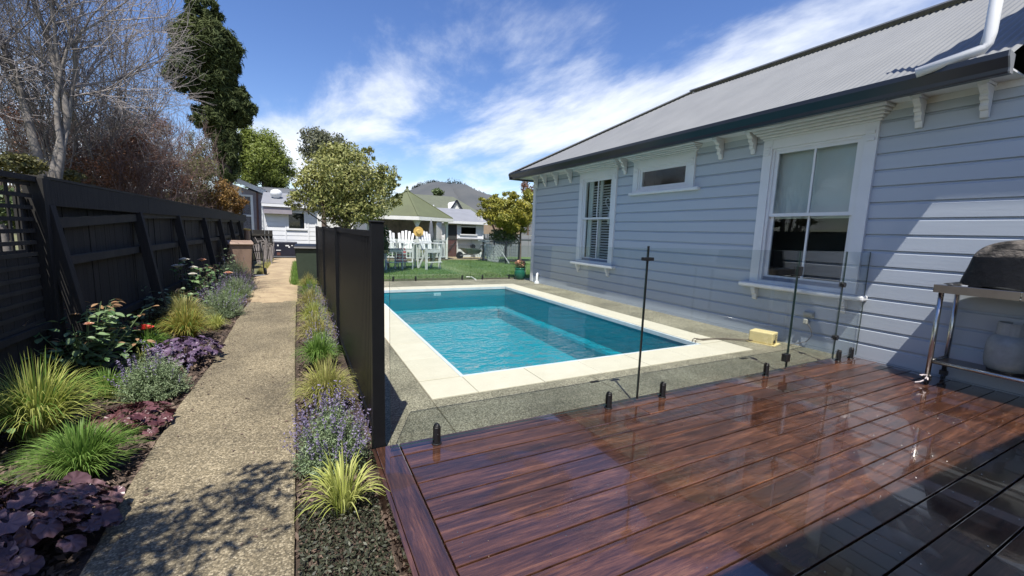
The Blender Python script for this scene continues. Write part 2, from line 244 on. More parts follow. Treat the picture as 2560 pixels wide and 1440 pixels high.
# ------------------------------------------------------------------ mesh helpers
class MB:
    def __init__(s): s.v = []; s.f = []; s.m = []; s.mi = 0
    def add(s, vs, fs):
        b = len(s.v); s.v += [tuple(v) for v in vs]; s.f += [tuple(b+i for i in f) for f in fs]; s.m += [s.mi]*len(fs); return s
    def box(s, x0, x1, y0, y1, z0, z1, skip=()):
        v = [(x, y, z) for z in (z0, z1) for y in (y0, y1) for x in (x0, x1)]
        f = {'b': (0, 2, 3, 1), 't': (4, 5, 7, 6), 's': (0, 1, 5, 4), 'n': (2, 6, 7, 3), 'w': (0, 4, 6, 2), 'e': (1, 3, 7, 5)}
        return s.add(v, [f[k] for k in f if k not in skip])
    def bar(s, a, b, w, h=None, up=(0, 0, 1)):
        """square bar from a to b"""
        a, b = Vector(a), Vector(b); h = h or w; d = (b-a).normalized(); u = Vector(up)
        if abs(d.dot(u)) > 0.98: u = Vector((0, 1, 0))
        r = d.cross(u).normalized(); u = r.cross(d)
        q = [(-1, -1), (1, -1), (1, 1), (-1, 1)]
        v = [p + r*(i*w/2) + u*(j*h/2) for p in (a, b) for i, j in q]
        return s.add(v, [(0, 1, 2, 3), (7, 6, 5, 4), (0, 4, 5, 1), (1, 5, 6, 2), (2, 6, 7, 3), (3, 7, 4, 0)])
    def tube(s, pts, rs, n=8, cap=True):
        pts = [Vector(p) for p in pts]
        if isinstance(rs, (int, float)): rs = [rs]*len(pts)
        ref = Vector((0.3, 0.9, 0.1)); v = []; k = len(pts)
        for i, p in enumerate(pts):
            d = (pts[min(i+1, k-1)]-pts[max(i-1, 0)]).normalized()
            r = d.cross(ref)
            if r.length < 0.05: r = d.cross(Vector((1, 0, 0)))
            r.normalize(); u = r.cross(d)
            for j in range(n):
                a = 2*PI*j/n; v.append(p + (r*math.cos(a)+u*math.sin(a))*rs[i])
        f = [(i*n+j, i*n+(j+1) % n, (i+1)*n+(j+1) % n, (i+1)*n+j) for i in range(k-1) for j in range(n)]
        if cap: f += [tuple(range(n-1, -1, -1)), tuple((k-1)*n+j for j in range(n))]
        return s.add(v, f)
    def prism(s, prof, axis, a, b):
        """closed 2D profile swept along an axis from a to b ('x': profile is (y,z); 'y': (x,z); 'z': (x,y))"""
        def P(p, t): return {'x': (t, p[0], p[1]), 'y': (p[0], t, p[1]), 'z': (p[0], p[1], t)}[axis]
        n = len(prof); v = [P(p, a) for p in prof]+[P(p, b) for p in prof]
        return s.add(v, [tuple(range(n)), tuple(range(2*n-1, n-1, -1))]+[(i, n+i, n+(i+1) % n, (i+1) % n) for i in range(n)])
    def lathe(s, prof, c=(0, 0, 0), n=16):
        v = []; k = len(prof)
        for r, z in prof:
            for j in range(n): a = 2*PI*j/n; v.append((c[0]+r*math.cos(a), c[1]+r*math.sin(a), c[2]+z))
        return s.add(v, [(i*n+j, i*n+(j+1) % n, (i+1)*n+(j+1) % n, (i+1)*n+j) for i in range(k-1) for j in range(n)]+[tuple(range(n-1, -1, -1)), tuple((k-1)*n+j for j in range(n))])
    def xf(s, mt, start=0):
        s.v[start:] = [tuple(mt @ Vector(v)) for v in s.v[start:]]; return s
    def build(s, name, m, parent=None, smooth=False, fix=True):
        me = D.meshes.new(name); me.from_pydata(s.v, [], s.f)
        if fix:
            import bmesh
            b = bmesh.new(); b.from_mesh(me); bmesh.ops.recalc_face_normals(b, faces=b.faces); b.to_mesh(me); b.free()
        for q in (m if isinstance(m, (list, tuple)) else [m]): me.materials.append(MAT[q])
        if any(s.m): me.polygons.foreach_set('material_index', s.m)
        if smooth: me.polygons.foreach_set('use_smooth', [True]*len(me.polygons))
        me.update(); o = D.objects.new(name, me); COL.objects.link(o); o.parent = parent
        return o
def tag(o, label=None, cat=None, group=None, kind=None):
    for k, v in (('label', label), ('category', cat), ('group', group), ('kind', kind)):
        if v: o[k] = v
    return o
def thing(name, label, cat, loc=(0, 0, 0), rz=0, group=None):
    o = D.objects.new(name, None); COL.objects.link(o); o.location = loc; o.rotation_euler = (0, 0, rz); o.empty_display_size = 0.1
    return tag(o, label, cat, group)
def box(name, m, parent, x0, x1, y0, y1, z0, z1): return MB().box(x0, x1, y0, y1, z0, z1).build(name, m, parent, fix=False)
def dup(o, parent=None, loc=None, rz=None):
    c = o.copy(); COL.objects.link(c); c.parent = parent
    if loc is not None: c.location = loc
    if rz is not None: c.rotation_euler = (0, 0, rz)
    for ch in list(o.children): dup(ch, c)
    return c
def bevel(o, w, seg=2):
    b = o.modifiers.new('bevel', 'BEVEL'); b.width = w; b.segments = seg; b.limit_method = 'ANGLE'; return o
def npmesh(name, V, F4, m, parent=None, smooth=False):
    me = D.meshes.new(name); n = len(V); k = len(F4); w = F4.shape[1]
    me.vertices.add(n); me.vertices.foreach_set('co', V.astype(np.float32).ravel())
    me.loops.add(k*w); me.loops.foreach_set('vertex_index', F4.astype(np.int32).ravel())
    me.polygons.add(k); me.polygons.foreach_set('loop_start', np.arange(0, k*w, w, dtype=np.int32))
    me.update(calc_edges=True); me.materials.append(MAT[m])
    o = D.objects.new(name, me); COL.objects.link(o); o.parent = parent
    return o
def leafcloud(name, P, size, m, parent=None, aspect=0.45, up=0.25, out=None, seed=1, jit=0.4):
    """many small folded leaves at points P; 'out' are preferred facing directions"""
    r = np.random.default_rng(seed); n = len(P)
    nrm = r.normal(size=(n, 3)); nrm[:, 2] += up
    if out is not None: nrm = nrm*0.6+out
    nrm /= np.linalg.norm(nrm, axis=1)[:, None]+1e-9
    t = r.normal(size=(n, 3)); t -= nrm*(t*nrm).sum(1)[:, None]; t /= np.linalg.norm(t, axis=1)[:, None]+1e-9
    b = np.cross(nrm, t); s = (size*(1-jit/2+jit*r.random(n)))[:, None]
    V = np.empty((n, 4, 3)); V[:, 0] = P-t*s*0.5; V[:, 1] = P+b*s*aspect*0.5+nrm*s*0.08; V[:, 2] = P+t*s*0.5; V[:, 3] = P-b*s*aspect*0.5+nrm*s*0.08
    return npmesh(name, V.reshape(-1, 3), np.arange(4*n).reshape(n, 4), m, parent)
def blobpoints(blobs, n, seed=1, shell=0.55, clump=0.0, nclump=40):
    """points through ellipsoids (cx,cy,cz,rx,ry,rz), gathered in clumps near the outside"""
    r = np.random.default_rng(seed); vol = np.array([b[3]*b[4]*b[5] for b in blobs])**(2/3); vol /= vol.sum(); out = []; od = []
    for b, w in zip(blobs, vol):
        k = max(8, int(n*w)); c = np.array(b[:3]); R = np.array(b[3:6])
        kc = max(4, int(nclump*w*len(blobs))); d = r.normal(size=(kc, 3)); d /= np.linalg.norm(d, axis=1)[:, None]
        cc = d*(shell+(1-shell)*r.random(kc)[:, None]**0.6)*0.92
        i = r.integers(0, kc, k); q = cc[i]+r.normal(size=(k, 3))*(clump if clump else 0.16)
        l = np.linalg.norm(q, axis=1); q[l > 1.12] *= (1.12/l[l > 1.12])[:, None]
        out.append(c+q*R); od.append(q/(np.linalg.norm(q, axis=1)[:, None]+1e-6))
    return np.concatenate(out), np.concatenate(od)
def pxblob(px, py, rx, ry, Y, dy=None):
    c = at(px, py, Y); e = at(px+rx, py, Y); t = at(px, py-ry, Y); R = abs(e.x-c.x)
    return (c.x, c.y, c.z, R, dy or R, abs(t.z-c.z))
GZ = -0.18
exec_order = []
# ------------------------------------------------------------------ ground, path, beds
def sheet(name, m, quads, z, kind='structure'):
    b = MB()
    for q in quads: b.add([(x, y, z) for x, y in q], [tuple(range(len(q)))])
    o = b.build(name, m, fix=False); tag(o, kind=kind); return o
PX0, PX1, PY0, PY1 = 1.39, 4.87, 3.735, 9.85           # pool waterline rectangle
def rect(a, b, c, d): return [(a, c), (b, c), (b, d), (a, d)]
B = 2500
sheet('ground', 'ground', [rect(-B, PX0, -B, B), rect(PX1, B, -B, B), rect(PX0, PX1, -B, PY0), rect(PX0, PX1, PY1, B)], GZ-0.03)
# sunken soil beds, uneven, with bark chips
def soilbed(name, x0, x1, y0, y1, z, amp):
    nx, ny = max(3, int((x1-x0)/0.06)), int((y1-y0)/0.09); V = []
    for j in range(ny+1):
        for i in range(nx+1):
            x = x0+(x1-x0)*i/nx; y = y0+(y1-y0)*j/ny
            V.append((x, y, z+amp*mnoise.noise(Vector((x*6, y*6, 0)))+amp*0.5*mnoise.noise(Vector((x*17, y*17, 3)))))
    F = [(j*(nx+1)+i, j*(nx+1)+i+1, (j+1)*(nx+1)+i+1, (j+1)*(nx+1)+i) for j in range(ny) for i in range(nx)]
    o = MB().add(V, F).build(name, 'soil', fix=False, smooth=True); return tag(o, kind='structure')
soilbed('soil_bed', -2.3, -0.90, 0.6, 14.2, GZ, 0.018)
soilbed('soil_bed', -0.085, 0.47, 0.8, 12.2, GZ, 0.014)
def chips(name, n, x0, x1, y0, y1, size, m, z, seed):
    r = np.random.default_rng(seed); P = np.stack([x0+(x1-x0)*r.random(n), y0+(y1-y0)*r.random(n)**1.4, z+0.012*r.random(n)], 1)
    o = leafcloud(name, P, size, m, None, aspect=0.5, up=2.2, seed=seed, jit=1.0); return tag(o, kind='stuff')
chips('bark_chips', 9000, -2.25, -0.93, 1.6, 11, 0.045, 'chip', GZ+0.012, 3)
chips('bark_chips', 6000, -0.06, 0.37, 1.2, 11, 0.035, 'chip', GZ+0.010, 4)
# path: one slab of exposed aggregate with a ragged bed side, running on into sandy ground
PL = [(-0.86, 0.2), (-0.885, 1.4), (-0.905, 2.3), (-0.94, 3.1), (-0.955, 4.3), (-0.91, 5.4), (-0.945, 7.8), (-0.95, 9.6)]
b = MB(); pr_ = [(-0.068, 0.2), (-0.068, 3.0), (-0.09, 5.4), (-0.10, 9.6)]
def lerpl(pl, y):
    for (x0, y0), (x1, y1) in zip(pl, pl[1:]):
        if y <= y1: return x0+(x1-x0)*(y-y0)/(y1-y0)
    return pl[-1][0]
ys = [0.2+9.4*i/94 for i in range(95)]; V = []
for y in ys:
    l = lerpl(PL, y)+0.012*mnoise.noise(Vector((y*3, 0, 0)))+0.006*mnoise.noise(Vector((y*15, 5, 0))); rr = lerpl(pr_, y)+0.006*mnoise.noise(Vector((y*9, 2, 0)))
    V += [(l, y, GZ-0.06), (l, y, -0.155), (l+0.012, y, -0.15), (rr-0.012, y, -0.15), (rr, y, -0.155), (rr, y, GZ-0.06)]
F = [(j*6+i, j*6+i+1, (j+1)*6+i+1, (j+1)*6+i) for j in range(94) for i in range(5)]
tag(MB().add(V, F).build('garden_path', 'agg_path'), kind='structure')
V = []; ny = 60; nx = 14
for j in range(ny+1):
    y = 9.45+13.0*j/ny
    for i in range(nx+1):
        l = -0.97-0.30*math.sin(min(1, (y-9.45)/4)*1.2)+0.06*mnoise.noise(Vector((y*1.3, 0, 2))); rr = -0.05+0.9*max(0, (y-18)/5)+0.12*mnoise.noise(Vector((y*1.1, 7, 2)))
        x = l+(rr-l)*i/nx; e = 1-abs(2*i/nx-1)**4
        V.append((x, y, -0.195+0.045*e+0.008*mnoise.noise(Vector((x*4, y*4, 1)))))
tag(MB().add(V, [(j*(nx+1)+i, j*(nx+1)+i+1, (j+1)*(nx+1)+i+1, (j+1)*(nx+1)+i) for j in range(ny) for i in range(nx)]).build('sandy_track', 'dirt_path', fix=False, smooth=True), kind='structure')

# lawn beyond the pool, slightly rolling
V = []; nx, ny = 60, 60
for j in range(ny+1):
    for i in range(nx+1):
        x = 0.75+13.2*i/nx; y = 11.62+14*j/ny
        V.append((x, y, -0.055+0.02*mnoise.noise(Vector((x*0.5, y*0.5, 0)))))
lawn = tag(MB().add(V, [(j*(nx+1)+i, j*(nx+1)+i+1, (j+1)*(nx+1)+i+1, (j+1)*(nx+1)+i) for j in range(ny) for i in range(nx)]).build('lawn', 'lawn', fix=False, smooth=True), kind='structure')
def blades(n, pts, h, w, m, name, seed, lean=0.5, parent=None):
    r = np.random.default_rng(seed); P = pts; a = r.random(n)*2*PI; d = np.stack([np.cos(a), np.sin(a), np.zeros(n)], 1); s = np.stack([-np.sin(a), np.cos(a), np.zeros(n)], 1)
    hh = (h*(0.5+0.8*r.random(n)))[:, None]; V = np.empty((n, 3, 3)); V[:, 0] = P-s*w/2; V[:, 1] = P+s*w/2; V[:, 2] = P+d*hh*lean*r.random(n)[:, None]; V[:, 2, 2] += hh[:, 0]
    return npmesh(name, V.reshape(-1, 3), np.arange(3*n).reshape(n, 3), m, parent)
r = np.random.default_rng(5); n = 60000
P = np.stack([0.8+9*r.random(n), 11.65+9*r.random(n)**1.3, np.full(n, -0.06)], 1); tag(blades(n, P, 0.045, 0.012, 'g_green', 'lawn_grass', 6), kind='stuff')
n = 16000; P = np.stack([-0.20+0.62*r.random(n), 12.3+7.2*r.random(n), np.full(n, -0.2)], 1); P[:, 0] += (r.random(n)-0.5)*0.2; tag(blades(n, P, 0.16, 0.014, 'g_green', 'grass_verge', 7), kind='stuff')
n = 3000; P = np.stack([-1.25+0.2*r.random(n), 15.2+6*r.random(n), np.full(n, -0.19)], 1); tag(blades(n, P, 0.12, 0.012, 'g_yellow', 'grass_verge', 8), kind='stuff')

# concrete surround of the pool with saw cuts
ZC = -0.03
sur = tag(D.objects.new('pool_surround', None), kind='structure'); COL.objects.link(sur)
CX0, CX1, CY0, CY1 = PX0-0.43, PX1+0.45, PY0-0.45, PY1+0.45   # outer edge of the coping
def slab(x0, x1, y0, y1, z=ZC): o = box('concrete_slab', 'agg_pool', sur, x0, x1, y0, y1, GZ-0.05, z); bevel(o, 0.004, 1); return o
slab(0.47, CX0-0.004, 2.64, 6.4); slab(0.47, CX0-0.004, 6.408, CY1)
slab(CX0, 2.62, 2.64, CY0-0.004); slab(2.628, 4.9, 2.64, CY0-0.004); slab(4.908, 6.18, 2.64, CY0-0.004)
slab(CX1+0.004, 6.18, CY0, 6.6); slab(CX1+0.004, 6.18, 6.608, CY1); slab(0.47, 6.18, CY1+0.004, 11.55); slab(6.18, 7.6, 10.79, 11.55)
box('drain_cover', 'blackm', sur, 2.50, 2.60, 3.09, 3.13, ZC-0.01, ZC+0.004); box('drain_cover', 'blackm', sur, 4.75, 4.87, 3.05, 3.09, ZC-0.01, ZC+0.004)
# the pool: shell with bench and step, lip, coping stones, water
pool = thing('swimming_pool', 'turquoise swimming pool edged with cream coping stones', 'swimming pool', (0, 0, 0))
b = MB(); z0, z1 = -0.98, -0.05
X0, X1, Y0, Y1 = PX0+0.02, PX1-0.02, PY0+0.02, PY1-0.02
b.add([(X0, Y0, z1), (X1, Y0, z1), (X1, Y1, z1), (X0, Y1, z1), (X0, Y0, z0), (X1, Y0, z0), (X1, Y1, z0+0.15), (X0, Y1, z0+0.15)],
      [(4, 5, 6, 7), (0, 1, 5, 4), (1, 2, 6, 5), (2, 3, 7, 6), (3, 0, 4, 7)])
b.build('pool_shell', 'shell', pool)
bevel(box('bench', 'shell', pool, X1-0.26, X1-0.002, Y0+0.9, Y1-0.002, -1.1, -0.55), 0.06); bevel(box('step', 'shell', pool, X0+0.002, X1-0.27, Y1-0.22, Y1-0.002, -1.1, -0.52), 0.06)

for a, c, d, e in ((PX0-0.006, PX1+0.006, PY0-0.006, PY0+0.03), (PX0-0.006, PX1+0.006, PY1-0.03, PY1+0.006), (PX0-0.006, PX0+0.03, PY0+0.03, PY1-0.03), (PX1-0.03, PX1+0.006, PY0+0.03, PY1-0.03)):
    box('rim', 'lip', pool, a, c, d, e, -0.085, -0.028)
tag(box('water_line', 'water', None, PX0+0.022, PX1-0.022, PY0+0.022, PY1-0.022, -0.112, -0.11), kind='structure')
D.objects['water_line'].name = 'pool_water'
me = D.objects['pool_water'].data; me.clear_geometry(); me.from_pydata([(PX0+.022, PY0+.022, -.11), (PX1-.022, PY0+.022, -.11), (PX1-.022, PY1-.022, -.11), (PX0+.022, PY1-.022, -.11)], [], [(0, 1, 2, 3)]); me.update()
box('skimmer', 'white', pool, 2.9, 3.08, PY1-0.022, PY1-0.012, -0.20, -0.13)
def stones(x0, x1, y0, y1, n, along):
    for i in range(n):
        g = 0.003; j = random.uniform(-0.0015, 0.0015)
        if along == 'x': o = box('coping_stone', 'coping', pool, x0+(x1-x0)*i/n+g, x0+(x1-x0)*(i+1)/n-g, y0+g, y1-g, -0.09, -0.022+j)
        else: o = box('coping_stone', 'coping', pool, x0+g, x1-g, y0+(y1-y0)*i/n+g, y0+(y1-y0)*(i+1)/n-g, -0.09, -0.022+j)
        bevel(o, 0.005, 2)
stones(CX0, PX0, CY0, PY0-0.009, 1, 'x'); stones(PX0, PX1, CY0, PY0-0.009, 5, 'x'); stones(PX1, CX1, CY0, PY0-0.009, 1, 'x')
stones(CX0, PX0-0.009, PY0, PY1, 9, 'y'); stones(PX1+0.009, CX1, PY0, PY1, 9, 'y')
stones(CX0, PX0, PY1+0.009, CY1, 1, 'x'); stones(PX0, PX1, PY1+0.009, CY1, 5, 'x'); stones(PX1, CX1, PY1+0.009, CY1, 1, 'x')
b = MB(); [b.box(*q) for q in ((CX0, PX0-0.01, CY0, CY1, -0.12, -0.034), (PX1+0.01, CX1, CY0, CY1, -0.12, -0.034), (PX0-0.01, PX1+0.01, CY0, PY0-0.01, -0.12, -0.034), (PX0-0.01, PX1+0.01, PY1+0.01, CY1, -0.12, -0.034))]
b.build('mortar_bed', 'grout', pool, fix=False)

# ------------------------------------------------------------------ deck
deck = tag(D.objects.new('timber_deck', None), kind='structure'); COL.objects.link(deck)
def board(x0, x1, y0, y1, m='deck', z=0.0, th=0.025):
    o = box('deck_board', m, deck, x0, x1, y0, y1, z-th, z); bevel(o, 0.004, 2); return o
pitch = 0.161; y = 2.512+0.5*pitch+0.012
k = 0
rr = random.Random(4)
while y > -1.6:
    y0 = y-pitch+0.008; cuts = [0.545, 6.172]
    if k % 3 == 1: cuts = [0.545, rr.uniform(2.2, 4.8), 6.172]
    for a, c in zip(cuts, cuts[1:]): board(a+(0.0015 if a > 0.6 else 0), c-(0.0015 if c < 6 else 0), y0, y, z=rr.uniform(-0.0012, 0.0012))
    y -= pitch; k += 1
yend = 2.512+0.5*pitch+0.012
board(0.395, 0.538, -1.6, yend, 'deck_y')
box('fascia_board', 'deck_y', deck, 0.372, 0.392, -1.6, yend, -0.20, -0.004)
box('fascia_board', 'deck', deck, 0.395, 6.17, yend-0.024, yend-0.004, -0.09, -0.028)
box('joist_bed', 'dark', deck, 0.40, 6.17, -1.6, yend-0.03, -0.16, -0.06)
# screw heads
sc = MB()
for j in range(26):
    yy = yend-pitch*(j+0.5)
    for i in range(13):
        xx = 0.62+0.45*i
        for s in (-0.045, 0.045):
            if rr.random() < 0.8: sc.lathe([(0.0032, 0.0), (0.0025, 0.0016)], (xx+rr.uniform(-.004, .004), yy+s, 0.0005), 6)
tag(sc.build('screw_heads', 'steel', deck, fix=False), kind='stuff')

# ------------------------------------------------------------------ glass pool fence on the deck
GY = 2.512
gf = thing('glass_pool_fence', 'frameless glass pool fence with black spigots along the edge of the deck', 'glass fence', (0.5, GY, 0))
def gp(x0, x1, z0=0.032, z1=1.315, parent=gf, y=GY, name='glass_panel'):
    me = D.meshes.new(name); b = MB(); t = 0.006; px_, py_ = (parent.location.x, parent.location.y)
    b.box(x0-px_, x1-px_, y-t-py_, y+t-py_, z0, z1); me.from_pydata(b.v, [], b.f); me.materials.append(MAT['glass']); me.materials.append(MAT['glass_edge'])
    for i, p in enumerate(me.polygons): p.material_index = 0 if i in (2, 3) else 1
    o = D.objects.new(name, me); COL.objects.link(o); o.parent = parent; return o
gp(0.47, 2.522); gp(2.536, 4.672); gp(5.632, 6.165)
def spigot_mesh():
    b = MB()
    for s in (-1, 1):   # two half-round jaws clamping the pane
        pr2 = [(-0.021, 0.007*s), (0.021, 0.007*s)]+[(0.024*math.cos(a), s*(0.007+0.019*math.sin(a))) for a in [PI*i/8 for i in range(9)]]
        pr2 = pr2[2:]
        b.prism(pr2, 'z', 0.006, 0.118); i0 = len(b.v); b.prism([(p[0]*0.8, p[1]*0.9) for p in pr2], 'z', 0.118, 0.130)
        b.prism([(p[0]*0.5, p[1]*0.75) for p in pr2], 'z', 0.130, 0.136)
    b.lathe([(0.034, 0.0005), (0.034, 0.005), (0.030, 0.007)], (0, 0, 0), 16)
    b.tube([(-0.001, -0.024, 0.07), (-0.001, -0.030, 0.07)], 0.005, 8); b.tube([(0, 0.024, 0.07), (0, 0.030, 0.07)], 0.005, 8)
    return b
sp0 = spigot_mesh().build('spigot', 'blackm', gf, smooth=False); sp0.location = (0.77-0.5, 0, 0); bevel(sp0, 0.0015, 1)
for x in (2.22, 2.83, 4.33, 5.76, 6.05):
    c = sp0.copy(); COL.objects.link(c); c.parent = gf; c.location = (x-0.5, 0, 0)
def pos(o, x, y, z): o.location = (x, y, z); return o
cl = MB().box(-0.055, 0.055, -0.018, 0.018, -0.014, 0.014).build('clamp', 'blackm', gf, fix=False); bevel(cl, 0.004); cl.location = (2.03, 0, 1.225)
box('joint_seal', 'blackm', gf, 2.523-0.5, 2.535-0.5, -0.007, 0.007, 0.032, 1.33)
gate = thing('glass_gate', 'narrow glass gate with black latch in front of the big sash window', 'gate', (4.69, GY, 0))
gp(4.688, 5.612, 0.05, 1.315, gate)
for x, z, w, h in ((4.70, 1.10, 0.055, 0.10), (4.66, 0.16, 0.075, 0.085)):
    o = box('latch' if z > 1 else 'hinge', 'blackm', gate, x-4.69-w/2, x-4.69+w/2, -0.028, 0.028, z-h/2, z+h/2); bevel(o, 0.006)
for z in (0.93, 0.30):
    b = MB(); b.tube([(0, -0.026, 0), (0, 0.026, 0)], 0.03, 16); b.box(-0.045, 0.01, -0.016, 0.016, -0.022, 0.022); o = b.build('hinge', 'blackm', gate); o.location = (5.622-4.69, 0, z)
box('edge_seal', 'glass_edge', gate, -0.008, 0.0, -0.008, 0.008, 0.05, 1.315); box('edge_seal', 'glass_edge', gate, 0.926, 0.934, -0.008, 0.008, 0.05, 1.315)
# the same fence on the far side of the pool, in front of the lawn
gf2 = thing('glass_pool_fence', 'frameless glass pool fence between the far end of the pool and the lawn', 'glass fence', (0.5, 11.5, ZC))
for x0, x1 in ((0.5, 2.55), (2.57, 4.5), (4.52, 6.15)): gp(x0, x1, 0.03, 1.2, gf2, 11.5)
for x in (0.9, 2.25, 2.87, 4.25, 4.9, 5.8):
    c = sp0.copy(); COL.objects.link(c); c.parent = gf2; c.location = (x-0.5, 0, 0)
edg = thing('lawn_edging', 'low timber edging boards along the pool side of the lawn', 'edging', (0.8, 11.6, -0.1))
box('timber_board', 'sleeper', edg, 0, 3.9, -0.02, 0.02, 0, 0.075); box('timber_board', 'sleeper', edg, 4.1, 5.5, -0.02, 0.03, 0, 0.10); box('timber_board', 'sleeper', edg, 0, 3.8, 0.28, 0.32, 0, 0.085)

# ------------------------------------------------------------------ black slat fence beside the path
bf = thing('black_slat_fence', 'black aluminium fence of close upright slats beside the garden path', 'fence', (0.42, 2.65, 0))
def fpost(y, z0, z1, w=0.075):
    o = box('post', 'black', bf, -w/2, w/2, y-2.65-w/2, y-2.65+w/2, z0, z1-0.012); bevel(o, 0.003)
    o = box('post_cap', 'black', bf, -w/2-0.006, w/2+0.006, y-2.65-w/2-0.006, y-2.65+w/2+0.006, z1-0.012, z1); bevel(o, 0.004)
ends = [2.65, 5.55, 8.6, 12.15]
for i, y in enumerate(ends): fpost(y, -0.2, 1.445 if i == 0 else 1.40)
sl0 = None
for a, c in zip(ends, ends[1:]):
    n = int((c-a-0.1)/0.073); st = (c-a-0.09)/n
    for rz_ in (-0.02, 0.12, 1.30): pass
    for z in (0.03, 1.345): box('rail', 'black', bf, -0.018, 0.018, a-2.65+0.04, c-2.65-0.04, z, z+0.04)
    for i in range(n):
        y = a+0.045+st*(i+0.5)-2.65
        if sl0 is None: s = sl0 = MB().box(-0.008, 0.008, -0.0305, 0.0305, 0, 1.275).build('slat', 'black', bf, fix=False)
        else: s = sl0.copy(); COL.objects.link(s); s.parent = bf
        s.location = (0, y, 0.0705)
# ------------------------------------------------------------------ the blue-grey villa
WX = 6.2; HY = 10.79
hs = thing('villa', 'pale blue-grey weatherboard villa with white sash windows and a grey corrugated roof', 'house', (WX, 5, 0))
def hb(name, m, x0, x1, y0, y1, z0, z1, parent=None, bv=0):
    p = parent or hs; ox = WX; oy = 5
    o = box(name, m, p, x0-ox, x1-ox, y0-oy, y1-oy, z0, z1)
    if bv: bevel(o, bv)
    return o
# openings (y0,y1,z0,z1) of the windows, outside edge of their casings
WIN = [(7.18, 8.52, 0.75, 2.86), (5.18, 6.68, 2.30, 2.90), (2.60, 3.98, 0.78, 2.86)]
row = 0.19; wallp = hb('wall', 'groove', WX+0.012, WX+0.10, -3.0, HY-0.1, -0.05, 3.06)
# cut the backing wall open behind the windows by building it from pieces
me = wallp.data; me.clear_geometry(); b = MB()
ysx = [-3.0]+sorted([w[0]+0.10 for w in WIN]+[w[1]-0.10 for w in WIN])+[HY-0.02]
for a, c in zip(ysx, ysx[1:]):
    w = next((w for w in WIN if abs(w[0]+0.10-a) < 1e-6), None)
    if w: b.box(0.012, 0.10, a-5, c-5, -0.05, w[2]+0.10); b.box(0.012, 0.10, a-5, c-5, w[3]-0.10, 3.06)
    else: b.box(0.012, 0.10, a-5, c-5, -0.05, 3.06)
me.from_pydata(b.v, [], b.f); me.update()
def wboard(y0, y1, z):
    # rusticated board: flat face with a scooped joint along its top
    pr = [(0.0115, z), (-0.016, z+0.001), (-0.019, z+0.005), (-0.018, z+row-0.034), (-0.004, z+row-0.024), (0.002, z+row-0.008), (0.004, z+row-0.001), (0.0115, z+row-0.001)]
    return MB().prism(pr, 'y', y0-5, y1-5).build('weatherboard', 'wall', hs)
for i in range(16):
    z = 0.01+row*i; segs = [(-3.0, HY-0.11)]
    for w in WIN:
        if z < w[3]-0.02 and z+row > w[2]+0.02:
            segs = [q for s in segs for q in ([(s[0], w[0]+0.03), (w[1]-0.03, s[1])] if s[0] < w[0] < s[1] else [s])]
    for a, c in segs:
        if c-a > 4.6 and i % 2 == 0: m_ = a+1.7+0.37*(i % 5); wboard(a, m_-0.001, z); wboard(m_+0.001, c, z)
        else: wboard(a, c, z)
hb('corner_board', 'white', WX-0.045, WX+0.02, HY-0.11, HY+0.02, -0.02, 3.05, bv=0.004)
hb('corner_board', 'white', WX+0.02, WX+0.11, HY-0.02, HY+0.02, -0.02, 3.05)
hb('base_board', 'wall', WX-0.022, WX+0.012, -3, HY-0.11, -0.04, 0.008)
hb('end_wall', 'wall', WX+0.10, 12.4, HY-0.06, HY-0.012, -0.05, 3.06)
